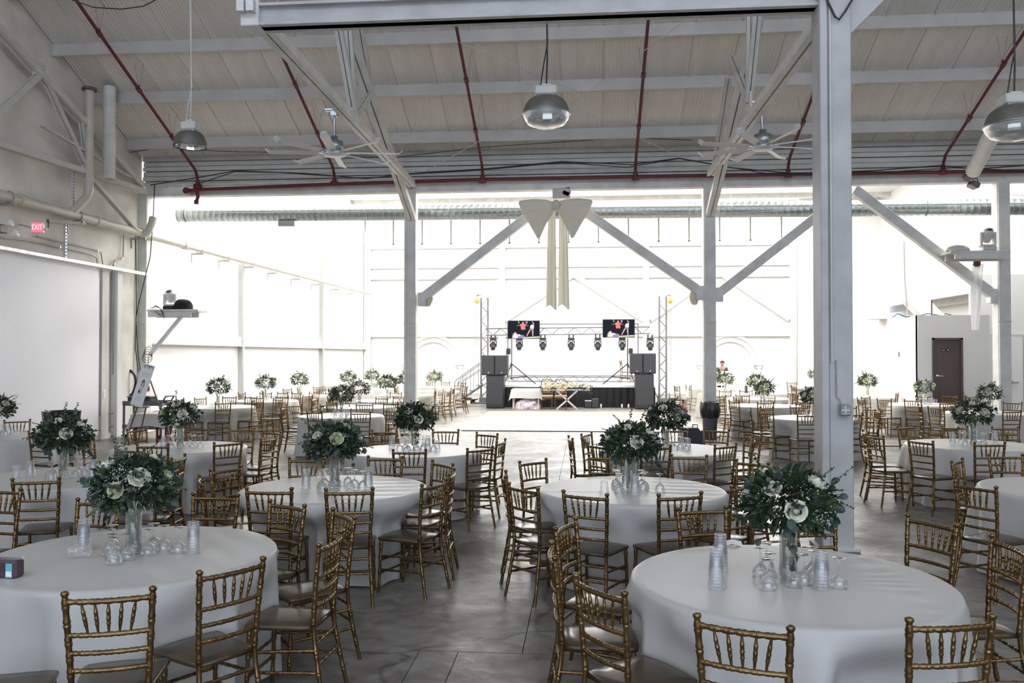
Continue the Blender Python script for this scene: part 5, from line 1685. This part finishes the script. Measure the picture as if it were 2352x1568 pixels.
SECT = ('far side', 'far-left side', 'left side', 'near-left side', 'near side', 'near-right side', 'right side', 'far-right side')
seatmap = {}
for i, (t, x, y, a, w_) in enumerate(CHAIRS):
    if t in TABLES:
        tx, ty = TABLES[t]
        # sector seen from the camera: angle of the chair round its table against the line of sight
        los = math.atan2(ty, tx)
        q = round(((math.atan2(y - ty, x - tx) - los) % (2 * PI)) / (PI / 4)) % 8
        seatmap.setdefault((t, q), []).append((x / y, i))
clabel = {}
for (t, q), l in seatmap.items():
    l.sort()
    for j, (_, i) in enumerate(l):
        if len(l) == 1:
            clabel[i] = 'gold chiavari chair, %s of %s' % (SECT[q], PH[t])
        else:
            nm_ = 'left one' if j == 0 else ('right one' if j == len(l) - 1 else ('middle one' if len(l) == 3 else 'one from left'))
            clabel[i] = 'gold chiavari chair, %s on %s of %s' % (nm_, SECT[q], PH[t])
stray = 0
for i, (t, x, y, a, w_) in enumerate(CHAIRS):
    lab = clabel.get(i)
    if lab is None:
        lab = ('gold chiavari chair beside the maroon bag near the bin column', 'gold chiavari chair draped in white beside the bin column')[stray]
        stray += 1
    c = thing('chiavari_chair', lab, 'chair', (x, y, 0), R(a), 'gold chiavari chairs')
    d = math.hypot(x, y)
    for nm, key in (FULL if d < 13 else (MID if d < 25 else FAR)):
        link(nm, CH[key], c)
p = PZ(1432, 884, .84)
c = thing('chiavari_chair', 'pale gold chiavari chair standing alone on the stage', 'chair', (p.x + .2, 33.5, .84), R(-80), 'gold chiavari chairs')
for nm, key in MID:
    link(nm, CH[key], c)


# ------------------------------------------------------------------ flowers
def leaf_mb(L=.05, W=.03, round_=False):
    m = MB()
    if round_:
        o = [(0, 0), (.42, .22), (.5, .55), (.34, .85), (0, 1)]
    else:
        o = [(0, 0), (.36, .22), (.5, .45), (.28, .78), (0, 1)]
    vs = [(0, y * L, .10 * L * math.sin(PI * y)) for _, y in o]
    for s in (-1, 1):
        vs += [(s * x * W, y * L, .10 * L * math.sin(PI * y) + abs(x) * W * .35) for x, y in o[1:4]]
    fs = []
    for s in (0, 1):
        b = 5 + 3 * s
        f_ = [(0, 1, b), (1, 2, b + 1, b), (2, 3, b + 2, b + 1), (3, 4, b + 2)]
        fs += [tuple(reversed(f)) for f in f_] if s else f_
    return m.add(vs, fs, True)


def orient(d, roll, rnd, droop=.0):
    """matrix whose +y runs along d"""
    d = Vector(d).normalized()
    z = d.orthogonal().normalized()
    z.rotate(Matrix.Rotation(roll, 3, d))
    if z.z < 0:
        z = -z
    x = d.cross(z).normalized()
    z = x.cross(d)
    return Matrix((x, d, z)).transposed()


def sphere_dir(rnd, lo=-.55, hi=1.0):
    z = rnd.uniform(lo, hi)
    a = rnd.uniform(0, 2 * PI)
    r_ = math.sqrt(max(0, 1 - z * z))
    return Vector((r_ * math.cos(a), r_ * math.sin(a), z))


def put(mb, verts, faces, Mx, loc, k=1.0):
    mb.add([Mx @ (Vector(v) * k) + loc for v in verts], faces, True)


ROSE = []
for v in range(2):
    m = MB()
    rnd = random.Random(60 + v)
    m.ball((0, 0, .012), .011, 8, (1, 1, 1.6))
    for ring, (nr, rad, hh, tilt) in enumerate(((4, .015, .054, -.2), (5, .022, .053, .0), (6, .030, .049, .2), (6, .037, .042, .45), (6, .042, .034, .8))):
        for q in range(nr):
            a = 2 * PI * (q + .5 * ring) / nr + rnd.uniform(-.1, .1)
            half = PI / nr * 1.25

            def fn(u, w_, a=a, half=half, rad=rad, hh=hh, tilt=tilt, ring=ring):
                th = a + (u - .5) * 2 * half
                lift = w_
                rr = rad * (.35 + .65 * math.sin(PI / 2 * min(1, lift * 1.3))) * (1 - (.85, .6, .3, .05, 0)[ring] * lift ** 2) + max(0, tilt) * .018 * lift ** 3
                edge = 1 - .35 * (2 * u - 1) ** 4
                return Vector((rr * math.cos(th), rr * math.sin(th), -.022 + hh * lift * edge - tilt * .010 * lift ** 2))
            m.grid(fn, 4, 4)
    ROSE.append(m)
rose_me = [ROSE[0].mesh('rose', M['rose']), ROSE[1].mesh('rose', M['rose']), ROSE[1].mesh('rose', M['rose2'])]
big_leaf = [leaf_mb(.062, .050, True).mesh('leaf', M['leaf']), leaf_mb(.055, .044, True).mesh('leaf', M['euc'])]
LV = leaf_mb(1, .42)
LR = leaf_mb(1, .80, True)
RX, RZ, CZ = .235, .165, .405


def bouquet_meshes(seed, n1, n2, nb, ns):
    rnd = random.Random(seed)
    fern, euc, br, st = MB(), MB(), MB(), MB()
    C0 = Vector((0, 0, CZ))
    # leafy mass
    for i in range(n1):
        d = sphere_dir(rnd, -.75)
        k = rnd.uniform(.35, 1.0) ** .6
        p = C0 + Vector((d.x * RX * k, d.y * RX * k, d.z * RZ * k))
        dd = (d + Vector((rnd.uniform(-.6, .6), rnd.uniform(-.6, .6), rnd.uniform(-.7, .4)))).normalized()
        put(fern, LV.v, LV.f, orient(dd, rnd.uniform(-1, 1), rnd), p, rnd.uniform(.035, .075))
    for i in range(n2):
        d = sphere_dir(rnd, -.8)
        k = rnd.uniform(.6, 1.08)
        p = C0 + Vector((d.x * RX * k, d.y * RX * k, d.z * RZ * k))
        dd = (d + Vector((rnd.uniform(-.8, .8), rnd.uniform(-.8, .8), rnd.uniform(-.8, .5)))).normalized()
        put(euc, LR.v, LR.f, orient(dd, rnd.uniform(-1, 1), rnd), p, rnd.uniform(.022, .042))
    # sprigs of paired leaves reaching out
    for i in range(ns):
        d = sphere_dir(rnd, -.35, .95)
        L = rnd.uniform(.10, .20)
        p0 = C0 + Vector((d.x * RX * .75, d.y * RX * .75, d.z * RZ * .75))
        bend = Vector((rnd.uniform(-.4, .4), rnd.uniform(-.4, .4), rnd.uniform(-.5, .3)))
        pts = [p0 + d * L * t + bend * L * t * t * .6 for t in (0, .33, .66, 1)]
        st.tube(pts, .0022, 4, False)
        tgt = euc if rnd.random() < .7 else fern
        for q in range(9):
            t = .15 + .85 * q / 8
            pp = p0 + d * L * t + bend * L * t * t * .6
            for s in (-1, 1):
                side = d.cross(Vector((.2, .1, 1))).normalized() * s
                put(tgt, LR.v, LR.f, orient(side + d * .5 + Vector((0, 0, rnd.uniform(-.3, .3))), rnd.uniform(-1, 1), rnd), pp, rnd.uniform(.020, .034) * (1.15 - .5 * t))
    # baby's breath
    for i in range(nb):
        cl = i % 14
        r2 = random.Random(seed * 31 + cl)
        d = sphere_dir(r2, -.3, .8)
        d = (d + Vector((rnd.gauss(0, .17), rnd.gauss(0, .17), rnd.gauss(0, .17)))).normalized()
        k = rnd.uniform(.98, 1.16)
        p = C0 + Vector((d.x * RX * k, d.y * RX * k, d.z * RZ * k))
        s = rnd.uniform(.0022, .0042)
        br.add([p + Vector(o) * s for o in ((1, 0, 0), (-1, 0, 0), (0, 1, 0), (0, -1, 0), (0, 0, 1), (0, 0, -1))],
               [(0, 2, 4), (2, 1, 4), (1, 3, 4), (3, 0, 4), (2, 0, 5), (1, 2, 5), (3, 1, 5), (0, 3, 5)], True)
    # stems down into the vase
    for i in range(11):
        a = rnd.uniform(0, 6.28)
        b = a + rnd.uniform(.6, 1.6)
        st.tube([(.075 * math.cos(a), .075 * math.sin(a), CZ - .06), (.028 * math.cos(a), .028 * math.sin(a), .20), (.03 * math.cos(b), .03 * math.sin(b), .05)], .0032, 4, False)
    out = [('stems', st.mesh('stems', M['stem'])), ('fern_foliage', fern.mesh('fern_foliage', M['fern'])), ('eucalyptus_foliage', euc.mesh('eucalyptus_foliage', M['euc']))]
    if nb:
        out.append(('small_blooms', br.mesh('small_blooms', M['breath'])))
    # roses and large leaves are separate parts
    roses = []
    a0 = rnd.uniform(0, 6)
    for i in range(8):
        a = a0 + i * 2.399
        z = (-.05, .42, .18, .72, .30, .55, .02, .86, .25, .5)[i]
        r_ = math.sqrt(1 - z * z)
        d = Vector((r_ * math.cos(a), r_ * math.sin(a), z))
        p = C0 + Vector((d.x * RX * .98, d.y * RX * .98, d.z * RZ * 1.04))
        roses.append((p, (d + Vector((0, 0, .25))).normalized(), rnd.uniform(.85, 1.15), (0, 1, 0, 1, 2, 0, 2, 1, 0, 1)[i]))
    leaves = []
    for i in range(60):
        d = sphere_dir(rnd, -.85, .6)
        k = rnd.uniform(.92, 1.16)
        p = C0 + Vector((d.x * RX * k, d.y * RX * k, d.z * RZ * k - (.05 if rnd.random() < .2 else 0)))
        dd = (d + Vector((rnd.uniform(-.6, .6), rnd.uniform(-.6, .6), rnd.uniform(-.9, .2)))).normalized()
        leaves.append((p, dd, rnd.uniform(-1, 1), rnd.uniform(.7, 1.15), rnd.randint(0, 1)))
    # one trailing stem of round leaves
    ta = rnd.uniform(0, 6.28)
    for i in range(7):
        t = i / 6
        p = C0 + Vector((math.cos(ta) * (RX * .8 + .07 * t), math.sin(ta) * (RX * .8 + .07 * t), -.10 - .17 * t))
        leaves.append((p, Vector((math.cos(ta) + rnd.uniform(-.8, .8), math.sin(ta) + rnd.uniform(-.8, .8), -.9)), rnd.uniform(-1, 1), rnd.uniform(.8, 1.1), 0))
    return out, roses, leaves


BQ = {'near': [bouquet_meshes(7, 900, 420, 300, 20), bouquet_meshes(21, 900, 420, 300, 20)],
      'mid': [bouquet_meshes(33, 520, 240, 90, 14), bouquet_meshes(48, 520, 240, 90, 14)],
      'far': [bouquet_meshes(55, 320, 140, 0, 10), bouquet_meshes(63, 320, 140, 0, 10)]}
for tier in BQ:
    for g in BQ[tier]:
        pass
cyl = MB().lathe([(0, .004), (.044, .004), (.047, .008), (.047, .255), (.044, .257), (.044, .012), (0, .012)], 28)
vase_cyl = cyl.mesh('vase_wall', M['vase'])
bowl_v = MB().lathe([(0, .0), (.05, .0), (.05, .006), (.012, .014), (.010, .09), (.016, .13), (.05, .17), (.068, .22), (.07, .27), (.067, .27), (.064, .222), (.047, .175), (.0, .15)], 24)
vase_bowl = bowl_v.mesh('vase_wall', M['vase'])
wat = MB().lathe([(0, .013), (.043, .013), (.043, .07), (0, .07)], 20).mesh('water', M['glass'])
NOFLOWER = {30, 33}
for k, (x, y) in TABLES.items():
    if k in NOFLOWER:
        continue
    d = math.hypot(x, y)
    tier = 'near' if d < 11.5 else ('mid' if d < 19 else 'far')
    parts, roses, leaves = BQ[tier][k % 2]
    if k in (5, 9, 28, 16):
        v = thing('glass_vase', 'clear stemmed glass vase on the %s' % PH[k], 'vase', (x, y, TZ), 0, 'glass vases')
        link('vase_wall', vase_bowl, v)
    else:
        v = thing('glass_vase', 'clear glass cylinder vase on the %s' % PH[k], 'vase', (x, y, TZ), 0, 'glass vases')
        link('vase_wall', vase_cyl, v)
        link('water', wat, v)
    b = thing('flower_bouquet', 'ivory rose and eucalyptus bouquet in the vase on the %s' % PH[k], 'bouquet', (x, y, TZ + .012), k * 1.7, 'rose bouquets')
    if k in (10, 11, 12, 13, 14, 18, 21, 22, 23, 25, 26, 15, 17):
        b.scale = (1.12, 1.12, 1.12)
    for nm, me in parts:
        o = link(nm, me, b)
        o['kind'] = 'stuff'
    for (p, dd, s_, v_) in roses:
        o = link('rose', rose_me[v_], b, p, sc=s_)
        o.rotation_euler = dd.to_track_quat('Z', 'Y').to_euler()
    if tier != 'far':
        rnd = random.Random(k)
        for (p, dd, ro, s_, v_) in (leaves[12:] if tier == 'near' else leaves[::3]):
            o = link('leaf', big_leaf[v_], b, p, sc=s_)
            o.rotation_euler = orient(dd, ro, rnd).to_euler()

# ------------------------------------------------------------------ goblets and cups
gob = MB().lathe([(.0425, .0), (.0435, .002), (.0425, .02), (.038, .042), (.028, .058), (.014, .068), (.006, .075), (.0042, .09), (.0038, .115), (.0042, .140), (.010, .147), (.032, .152), (.035, .1535), (.032, .155), (.004, .157), (0, .157)], 20)
gob_me = gob.mesh('wine_goblet', M['glass'])
gob_lo = MB().lathe([(.043, .0), (.040, .035), (.026, .060), (.007, .075), (.0055, .140), (.033, .152), (.033, .155), (0, .157)], 10).mesh('wine_goblet', M['glass'])
cup = MB().lathe([(.0405, .0), (.0425, .002), (.0425, .005), (.0400, .007), (.0312, .100), (.0325, .102), (.0325, .106), (.0305, .107), (.0285, .104), (0, .103)], 24)
cup.m = 1
cup.tube([(.042 * math.cos(a * PI / 12), .042 * math.sin(a * PI / 12), .003) for a in range(24)], .0016, 5, closed=True)
cup.tube([(.032 * math.cos(a * PI / 12), .032 * math.sin(a * PI / 12), .104) for a in range(24)], .0016, 5, closed=True)
cup_me = cup.mesh('plastic_cup', [M['cup'], M['rim']])
cup_lo = MB().lathe([(.0425, .0), (.0400, .007), (.0312, .100), (.0320, .106), (0, .103)], 12).mesh('plastic_cup', M['cup'])
POS = ('far', 'far-left', 'left', 'near-left', 'near', 'near-right', 'right', 'far-right')
for k, (x, y) in TABLES.items():
    if y > 27 or k in (30, 33):
        continue
    rnd = random.Random(500 + k)
    los = math.atan2(y, x)
    n_ = 8 if y < 18 else (5 if y < 23 else 4)
    order = (0, 1, 2, 3, 4, 5, 6, 7) if n_ == 8 else ((2, 3, 4, 5, 6) if n_ == 5 else (2, 3, 5, 6))
    for q in order:
        a = los + q * PI / 4 + rnd.uniform(-.2, .2)
        r_ = rnd.uniform(.115, .20)
        o = link('wine_goblet', gob_me if y < 12 else gob_lo, None, (x + r_ * math.cos(a), y + r_ * math.sin(a), TZ + .003))
        tag(o, 'upside-down clear goblet %s of the vase on the %s' % (POS[q], PH[k]), 'goblet', 'upturned goblets on the tables')
    if n_ == 8 and y < 13:
        for q in (3, 5):
            a = los + q * PI / 4 + .40
            r_ = .27
            o = link('wine_goblet', gob_me, None, (x + r_ * math.cos(a), y + r_ * math.sin(a), TZ + .003))
            tag(o, 'outermost upside-down goblet %s of the vase on the %s' % (POS[q], PH[k]), 'goblet', 'upturned goblets on the tables')
ORD = ('bottom', 'second', 'third', 'fourth', 'fifth', 'sixth', 'top')


def stack(k, x, y, n_, which, first=0):
    me = cup_me if y < 12 else cup_lo
    for i in range(n_):
        o = link('plastic_cup', me, None, (x, y, TZ + .004 + .0165 * i))
        pos = 'only cup' if n_ == 1 else ('bottom cup' if i == 0 else ('top cup' if i == n_ - 1 else ORD[i] + ' cup'))
        tag(o, 'clear plastic cup, %s in %s stack on %s' % (pos, which, PH[k]), 'cup', 'stacked plastic cups')


for k, l in {1: [(1645, 1352, 7, 'front left'), (1655, 1312, 7, 'back left'), (1887, 1352, 6, 'right')], 2: [(192, 1264, 6, 'left'), (444, 1270, 6, 'right')],
             3: [(703, 1122, 5, 'left'), (846, 1122, 6, 'right')], 4: [(1438, 1120, 6, 'back'), (1458, 1140, 6, 'front'), (1388, 1134, 1, 'left')],
             5: [(900, 1028, 4, 'left'), (982, 1030, 4, 'middle'), (1004, 1034, 2, 'right')], 6: [(1564, 1024, 5, 'left'), (1580, 1032, 3, 'right')],
             8: [(70, 1094, 4, 'left'), (213, 1096, 5, 'right'), (38, 1098, 2, 'outer left')], 7: [(376, 1028, 3, 'left')], 9: [(770, 953, 2, 'left'), (788, 950, 2, 'right')],
             29: [(2188, 1020, 4, 'left'), (2285, 1014, 4, 'right')], 27: [(2141, 925, 2, 'left'), (2149, 926, 1, 'right')], 31: [(10, 998, 2, 'left'), (22, 998, 2, 'right')]}.items():
    for px, py, n_, wh in l:
        p = PZ(px, py, TZ)
        stack(k, p.x, p.y, n_, wh)
p = PZ(182, 1283, TZ)
o = link('plastic_cup', cup_me, None, (p.x - .05, p.y, TZ + .045), rot=(R(4), R(88), R(8)))
tag(o, 'clear plastic cup fallen on its side on the nearest left table', 'cup', 'stacked plastic cups')

# zip bag box at the left edge
p = PZ(18, 1328, TZ)
zb = thing('zip_bag', 'clear zip bag with teal labels at the left table edge', 'bag', (p.x - .03, p.y + .03, TZ), R(-4))
zb.scale = (.85, .85, .9)
obj('bag_body', MB().box((0, 0, .055), (.20, .09, .11), bev=.015), M['purple'], zb)
obj('zip_rim', MB().bar((-.10, -.01, .118), (.115, -.01, .122), .012, .02).ball((.125, -.01, .124), .010, 8), M['cup'], zb)
teal = mat('teal_label', (.14, .50, .55), .6)
for x0, wl_ in ((-.06, .075), (.055, .045)):
    lb = obj('label_patch', MB().box((x0, -.046, .05), (wl_, .003, .085)), teal, zb)
link('letters', text_mesh('letters', '00', .035, M['black'], .0008), zb, (-.055, -.0485, .062), rot=(PI / 2, 0, 0))
obj('label_base', MB().box((-.06, -.0485, .022), (.06, .001, .012)).box((.055, -.0485, .03), (.04, .001, .03)), M['paper'], zb)
# paper napkin on the chair behind the right table
p = PZ(1694, 1248, .80)
tag(obj('paper_napkin', MB().grid(lambda u, v: Vector((.11 * (u - .5), .10 * (v - .5), .012 * math.sin(4 * u) + .02 * u * v)), 6, 6), M['paper'], None, (p.x, TABLES[1][1] + .80, TZ + .004)), 'folded white paper napkin at the back of nearest right table', 'napkin')

# ------------------------------------------------------------------ bins, easel, cart and other floor things
bn = thing('rubbish_bin', 'large grey rubbish bin with black liner by the white board', 'bin', (-10.25, 15.6, 0))
obj('bin_body', MB().lathe([(0, .02), (.23, .02), (.235, .04), (.30, .80), (.31, .80)], 24), M['grey_plastic'], bn)
obj('bin_rim', MB().lathe([(.30, .80), (.335, .80), (.335, .86), (.29, .86), (.285, .80)], 24), M['grey_plastic'], bn)
obj('liner', MB().grid(lambda u, v: Vector(((.345 - .02 * v + .012 * math.sin(9 * 2 * PI * u)) * math.cos(2 * PI * u), (.345 - .02 * v + .012 * math.sin(11 * 2 * PI * u)) * math.sin(2 * PI * u), .872 - (.16 + .05 * math.sin(4 * PI * u)) * v)), 60, 5, True, True).lathe([(.345, .872), (.29, .87), (.27, .55), (0, .5)], 24), M['bag'], bn)
for s in (-1, 1):
    obj('handle', MB().tube([(s * .30, -.06, .66), (s * .36, -.06, .64), (s * .36, .06, .64), (s * .30, .06, .66)], .016, 6), M['grey_plastic'], bn)
p = PZ(1636, 1010, 0)
bn = thing('rubbish_bin', 'slim grey bin with bulging black bag at the column', 'bin', (2.90, 19.95, 0))
obj('bin_body', MB().lathe([(0, .01), (.15, .01), (.19, .74), (.20, .76)], 20), M['grey_plastic'], bn)
obj('bag', MB().grid(lambda u, v: Vector(((.205 + .03 * math.sin(PI * v) + .012 * math.sin(14 * PI * u + 5 * v)) * math.cos(2 * PI * u), (.205 + .03 * math.sin(PI * v) + .012 * math.sin(18 * PI * u)) * math.sin(2 * PI * u), .50 + .36 * v + .012 * math.sin(10 * PI * u))), 48, 8, True, True).lathe([(.20, .86), (.16, .875), (.12, .80), (0, .78)], 20), M['bag'], bn)

sp_ = PZ(1566, 1012, 0)
mn = thing('floor_monitor', 'black wedge floor speaker with cables on the floor by the drape', 'speaker', (sp_.x, 17.6, 0))
obj('cabinet', MB().poly([(-.25, 0, .0), (.25, 0, 0), (.25, 0, .30), (.12, 0, .46), (-.25, 0, .46)], (0, .4, 0)), M['black'], mn)
obj('grille', MB().box((0, -.012, .22), (.44, .02, .36), bev=.005), M['speaker'], mn)
obj('handle', MB().tube([(.02, .1, .46), (.02, .1, .52), (.12, .1, .52), (.12, .1, .46)], .012, 6), M['black'], mn)
obj('cable', MB().tube([(.2, .1, .4), (.33, .05, .35), (.38, 0, .1), (.36, -.1, .012), (.6, -.2, .012), (1.0, -.1, .012)], .010, 5), M['cable'], mn)

p = PY(326, 892, 16.2)
es = thing('easel', 'wooden tripod easel holding a printed board by the left wall', 'easel', (p.x, 16.25, 0), R(-8))
for a, b in (((-.10, -.04, .92), (-.34, -.20, 0)), ((.10, -.04, .92), (-.0, -.22, .0)), ((.12, .06, 1.45), (.50, .35, 0))):
    obj('leg', MB().bar(a, b, .022, .022, (0, 1, 0)), M['wood'], es)
obj('tray', MB().bar((-.18, -.06, .90), (.18, -.06, .92), .05, .02), M['wood'], es)
obj('peg', MB().tube([(-.14, -.03, .92), (-.15, -.11, .94)], .01, 6).tube([(.13, -.03, .93), (.14, -.11, .95)], .01, 6), M['wood'], es)
bd = thing('printed_board', 'tall white printed board with leaf sprays and a figure, tilted on easel', 'sign', (p.x + .03, 16.17, 1.36), 0)
bd.rotation_euler = (R(-10), R(13), R(-12))
obj('board', MB().box((0, 0, 0), (.285, .012, .86)), M['paper'], bd)
gm = MB()
rnd = random.Random(3)
for i in range(26):
    x0 = rnd.uniform(-.13, .13)
    L = rnd.uniform(.04, .10)
    a = rnd.uniform(-.9, .9)
    e_ = Vector((math.sin(a) * L, 0, -math.cos(a) * L))
    q = Vector((x0, -.0068, .425))
    n2 = Vector((math.cos(a), 0, math.sin(a))) * .008
    if abs((q + e_).x) < .138:
        gm.add([q, q + e_ * .5 + n2, q + e_, q + e_ * .5 - n2], [(0, 3, 2, 1)])
obj('leaf_print', gm, M['ink'], bd)
tm = MB()
for j, (zz_, wd_, hh_) in enumerate(((.235, .22, .028), (.19, .16, .014), (-.24, .12, .014), (-.275, .17, .010), (-.31, .14, .010))):
    n_ = int(wd_ / .017)
    for q in range(n_):
        xx = -wd_ / 2 + wd_ * (q + .5) / n_
        c_ = .0105
        tm.box((xx - c_ / 2 + .0015, -.0065, zz_), (.0022, .001, hh_)).box((xx, -.0065, zz_ + hh_ * (.42 if q % 2 else -.42)), (c_, .001, .0022))
        if q % 3:
            tm.box((xx + c_ / 2 - .0015, -.0065, zz_), (.0022, .001, hh_))
obj('lettering', tm, M['ink'], bd)
figm = MB()
figm.m = 0
figm.poly([(-.035, -.0062, .02), (.035, -.0062, .0), (.045, -.0062, -.12), (.02, -.0062, -.19), (-.05, -.0062, -.17)], (0, -.0005, 0))
figm.m = 1
figm.poly([(-.03, -.0066, .09), (0, -.0066, .125), (.03, -.0066, .09), (.045, -.0066, -.02), (.025, -.0066, -.03), (.02, -.0066, .06), (-.015, -.0066, .06), (-.02, -.0066, -.02), (-.04, -.0066, -.01)], (0, -.0005, 0))
figm.poly([(-.06, -.0066, -.13), (-.03, -.0066, -.09), (0, -.0066, -.14), (-.03, -.0066, -.19)], (0, -.0005, 0))
figm.m = 2
figm.poly([(-.014, -.007, .06), (0, -.007, .085), (.016, -.007, .06), (.01, -.007, .03), (-.008, -.007, .03)], (0, -.0005, 0))
obj('figure_print', figm, [mat('print_white', (.66, .62, .64), .8), mat('print_dark', (.12, .07, .06), .8), M['skin']], bd)

rt_ = thing('gift_table', 'small rectangular table with cream cloth behind the easel', 'table', (-9.02, 17.15, 0))
obj('top', MB().box((0, 0, .72), (.74, 1.0, .04)), M['wood'], rt_)
for sx in (-1, 1):
    for sy in (-1, 1):
        obj('leg', MB().box((sx * .33, sy * .44, .35), (.04, .04, .70)), M['maroon'], rt_)
tag(obj('tablecloth', overlay(.78, 1.04, .748, .26, 5, corner=.14), M['cloth'], None, (-9.02, 17.15, 0)), 'short cream cloth with pointed corners on the gift table', 'tablecloth')
ca = thing('utility_cart', 'grey two-shelf utility cart against the side wall', 'cart', (-10.35, 19.0, 0))
for z_ in (.25, .80):
    obj('shelf', MB().box((0, 0, z_), (.95, .50, .04), bev=.01).box((0, -.24, z_ + .05), (.95, .02, .08)).box((0, .24, z_ + .05), (.95, .02, .08)), M['grey_plastic'], ca)
for sx in (-1, 1):
    for sy in (-1, 1):
        obj('post', MB().box((sx * .45, sy * .22, .48), (.04, .04, .80)), M['grey_plastic'], ca)
        obj('wheel', MB().lathe([(0, -.018), (.05, -.018), (.05, .018), (0, .018)], 10, (sx * .42, sy * .2, .05), Matrix.Rotation(PI / 2, 3, 'X')), M['black_wheel'], ca)
obj('push_handle', MB().tube([(.46, -.2, .84), (.56, -.2, 1.0), (.56, .2, 1.0), (.46, .2, .84)], .02, 6), M['grey_plastic'], ca)
cb_ = thing('tool_case', 'dark case with handles lying on the utility cart', 'case', (-10.45, 18.95, .82))
obj('case_body', MB().box((0, 0, .08), (.55, .34, .15), bev=.02), M['black'], cb_)
obj('lid', MB().box((0, 0, .165), (.57, .36, .03), bev=.01), M['lamp_dark'], cb_)
obj('handle', MB().tube([(-.1, -.18, .10), (-.1, -.21, .1), (.1, -.21, .1), (.1, -.18, .10)], .01, 5), M['chrome'], cb_)
wc = [c for c in CHAIRS if c[0] == 0]
mb_ = thing('maroon_bag', 'maroon cloth bag on the floor behind the bin column chair', 'bag', (wc[0][1] + .05, wc[0][2] + .55, 0))
obj('bag', lump(MB(), .20, .16, .24, 5), M['maroon'], mb_)
obj('strap', MB().tube([(-.09, 0, .20), (-.06, -.03, .34), (.06, -.03, .34), (.09, 0, .20)], .012, 5), M['maroon'], mb_)


def chair_drape(x, y, a, lab):
    t = thing('draped_cloth', lab, 'cloth', (x, y, 0), R(a))

    def fn(u, v):
        s = (v - .5) * 2
        h = .905 - abs(s) * .42
        yy = -.262 - .020 * s if abs(s) < .08 else (-.275 - .035 * abs(s) if s < 0 else -.198 + .02 * s)
        return Vector((.04 + .13 * (u - .5) * (1 + .5 * abs(s)), yy + .008 * math.sin(12 * u), h + .008 * math.cos(9 * u)))
    obj('cloth', MB().grid(fn, 10, 24), M['drape'], t)


for i, (t, x, y, a, w_) in enumerate(CHAIRS):
    if t == 0 and x > wc[0][1] + .1:
        chair_drape(x, y, a, 'white cloth thrown over the chair beside the bin column')
    if t == 17 and abs(y - 24.9) < .45 and x < -4.4:
        chair_drape(x, y, a, 'white cloth thrown over a chair left of the dance floor')
# long dark cord on the floor edge
tag(obj('power_cable', MB().tube([(-3.2, 21.5, .01), (0, 21.52, .01), (2.9, 21.5, .01), (2.95, 21.0, .01), (5.0, 18.72, .01), (8.0, 18.6, .01), (10.5, 18.7, .01)], .012, 5), M['cable']), 'black cord lying along the near edge of the dance floor', 'cord')

# long garland of roses and greenery on the couple's table
gx, gy = sw.location.x - .03, 30.22
ga = thing('flower_garland', 'long garland of ivory roses and greenery along the couple table', 'garland', (gx, gy, .726))
rnd = random.Random(77)
fer, eu = MB(), MB()
for i in range(900):
    t = rnd.uniform(-1, 1)
    hgt = .26 * (1 - .5 * abs(t) ** 2)
    a = rnd.uniform(0, PI)
    k = rnd.uniform(.3, 1) ** .5
    p = Vector((t * .93, -.05 - .17 * math.cos(a) * k, hgt * math.sin(a) * k + (.0 if rnd.random() < .8 else -.14)))
    if p.z < 0:
        p.y = -.36 + rnd.uniform(-.02, .02)
    d = Vector((rnd.uniform(-.6, .6) + t * .6, -math.cos(a), math.sin(a) - .3))
    m_ = fer if i % 2 else eu
    L_ = LV if i % 2 else LR
    put(m_, L_.v, L_.f, orient(d, rnd.uniform(-1, 1), rnd), p, rnd.uniform(.04, .08) if i % 2 else rnd.uniform(.03, .05))
for nm, m_, mt in (('fern_foliage', fer, M['fern']), ('eucalyptus_foliage', eu, M['euc'])):
    o = obj(nm, m_, mt, ga)
    o['kind'] = 'stuff'
for i in range(54):
    t = -.9 + 1.8 * (i + .5) / 54 + rnd.uniform(-.04, .04)
    a = rnd.uniform(.25, PI * .72)
    hgt = .27 * (1 - .5 * abs(t) ** 2)
    d = Vector((rnd.uniform(-.3, .3), -math.cos(a), math.sin(a)))
    o = link('rose', rose_me[0], ga, (t * .93, -.05 - .19 * math.cos(a), hgt * math.sin(a)), sc=rnd.uniform(1.05, 1.4))
    o.rotation_euler = d.to_track_quat('Z', 'Y').to_euler()
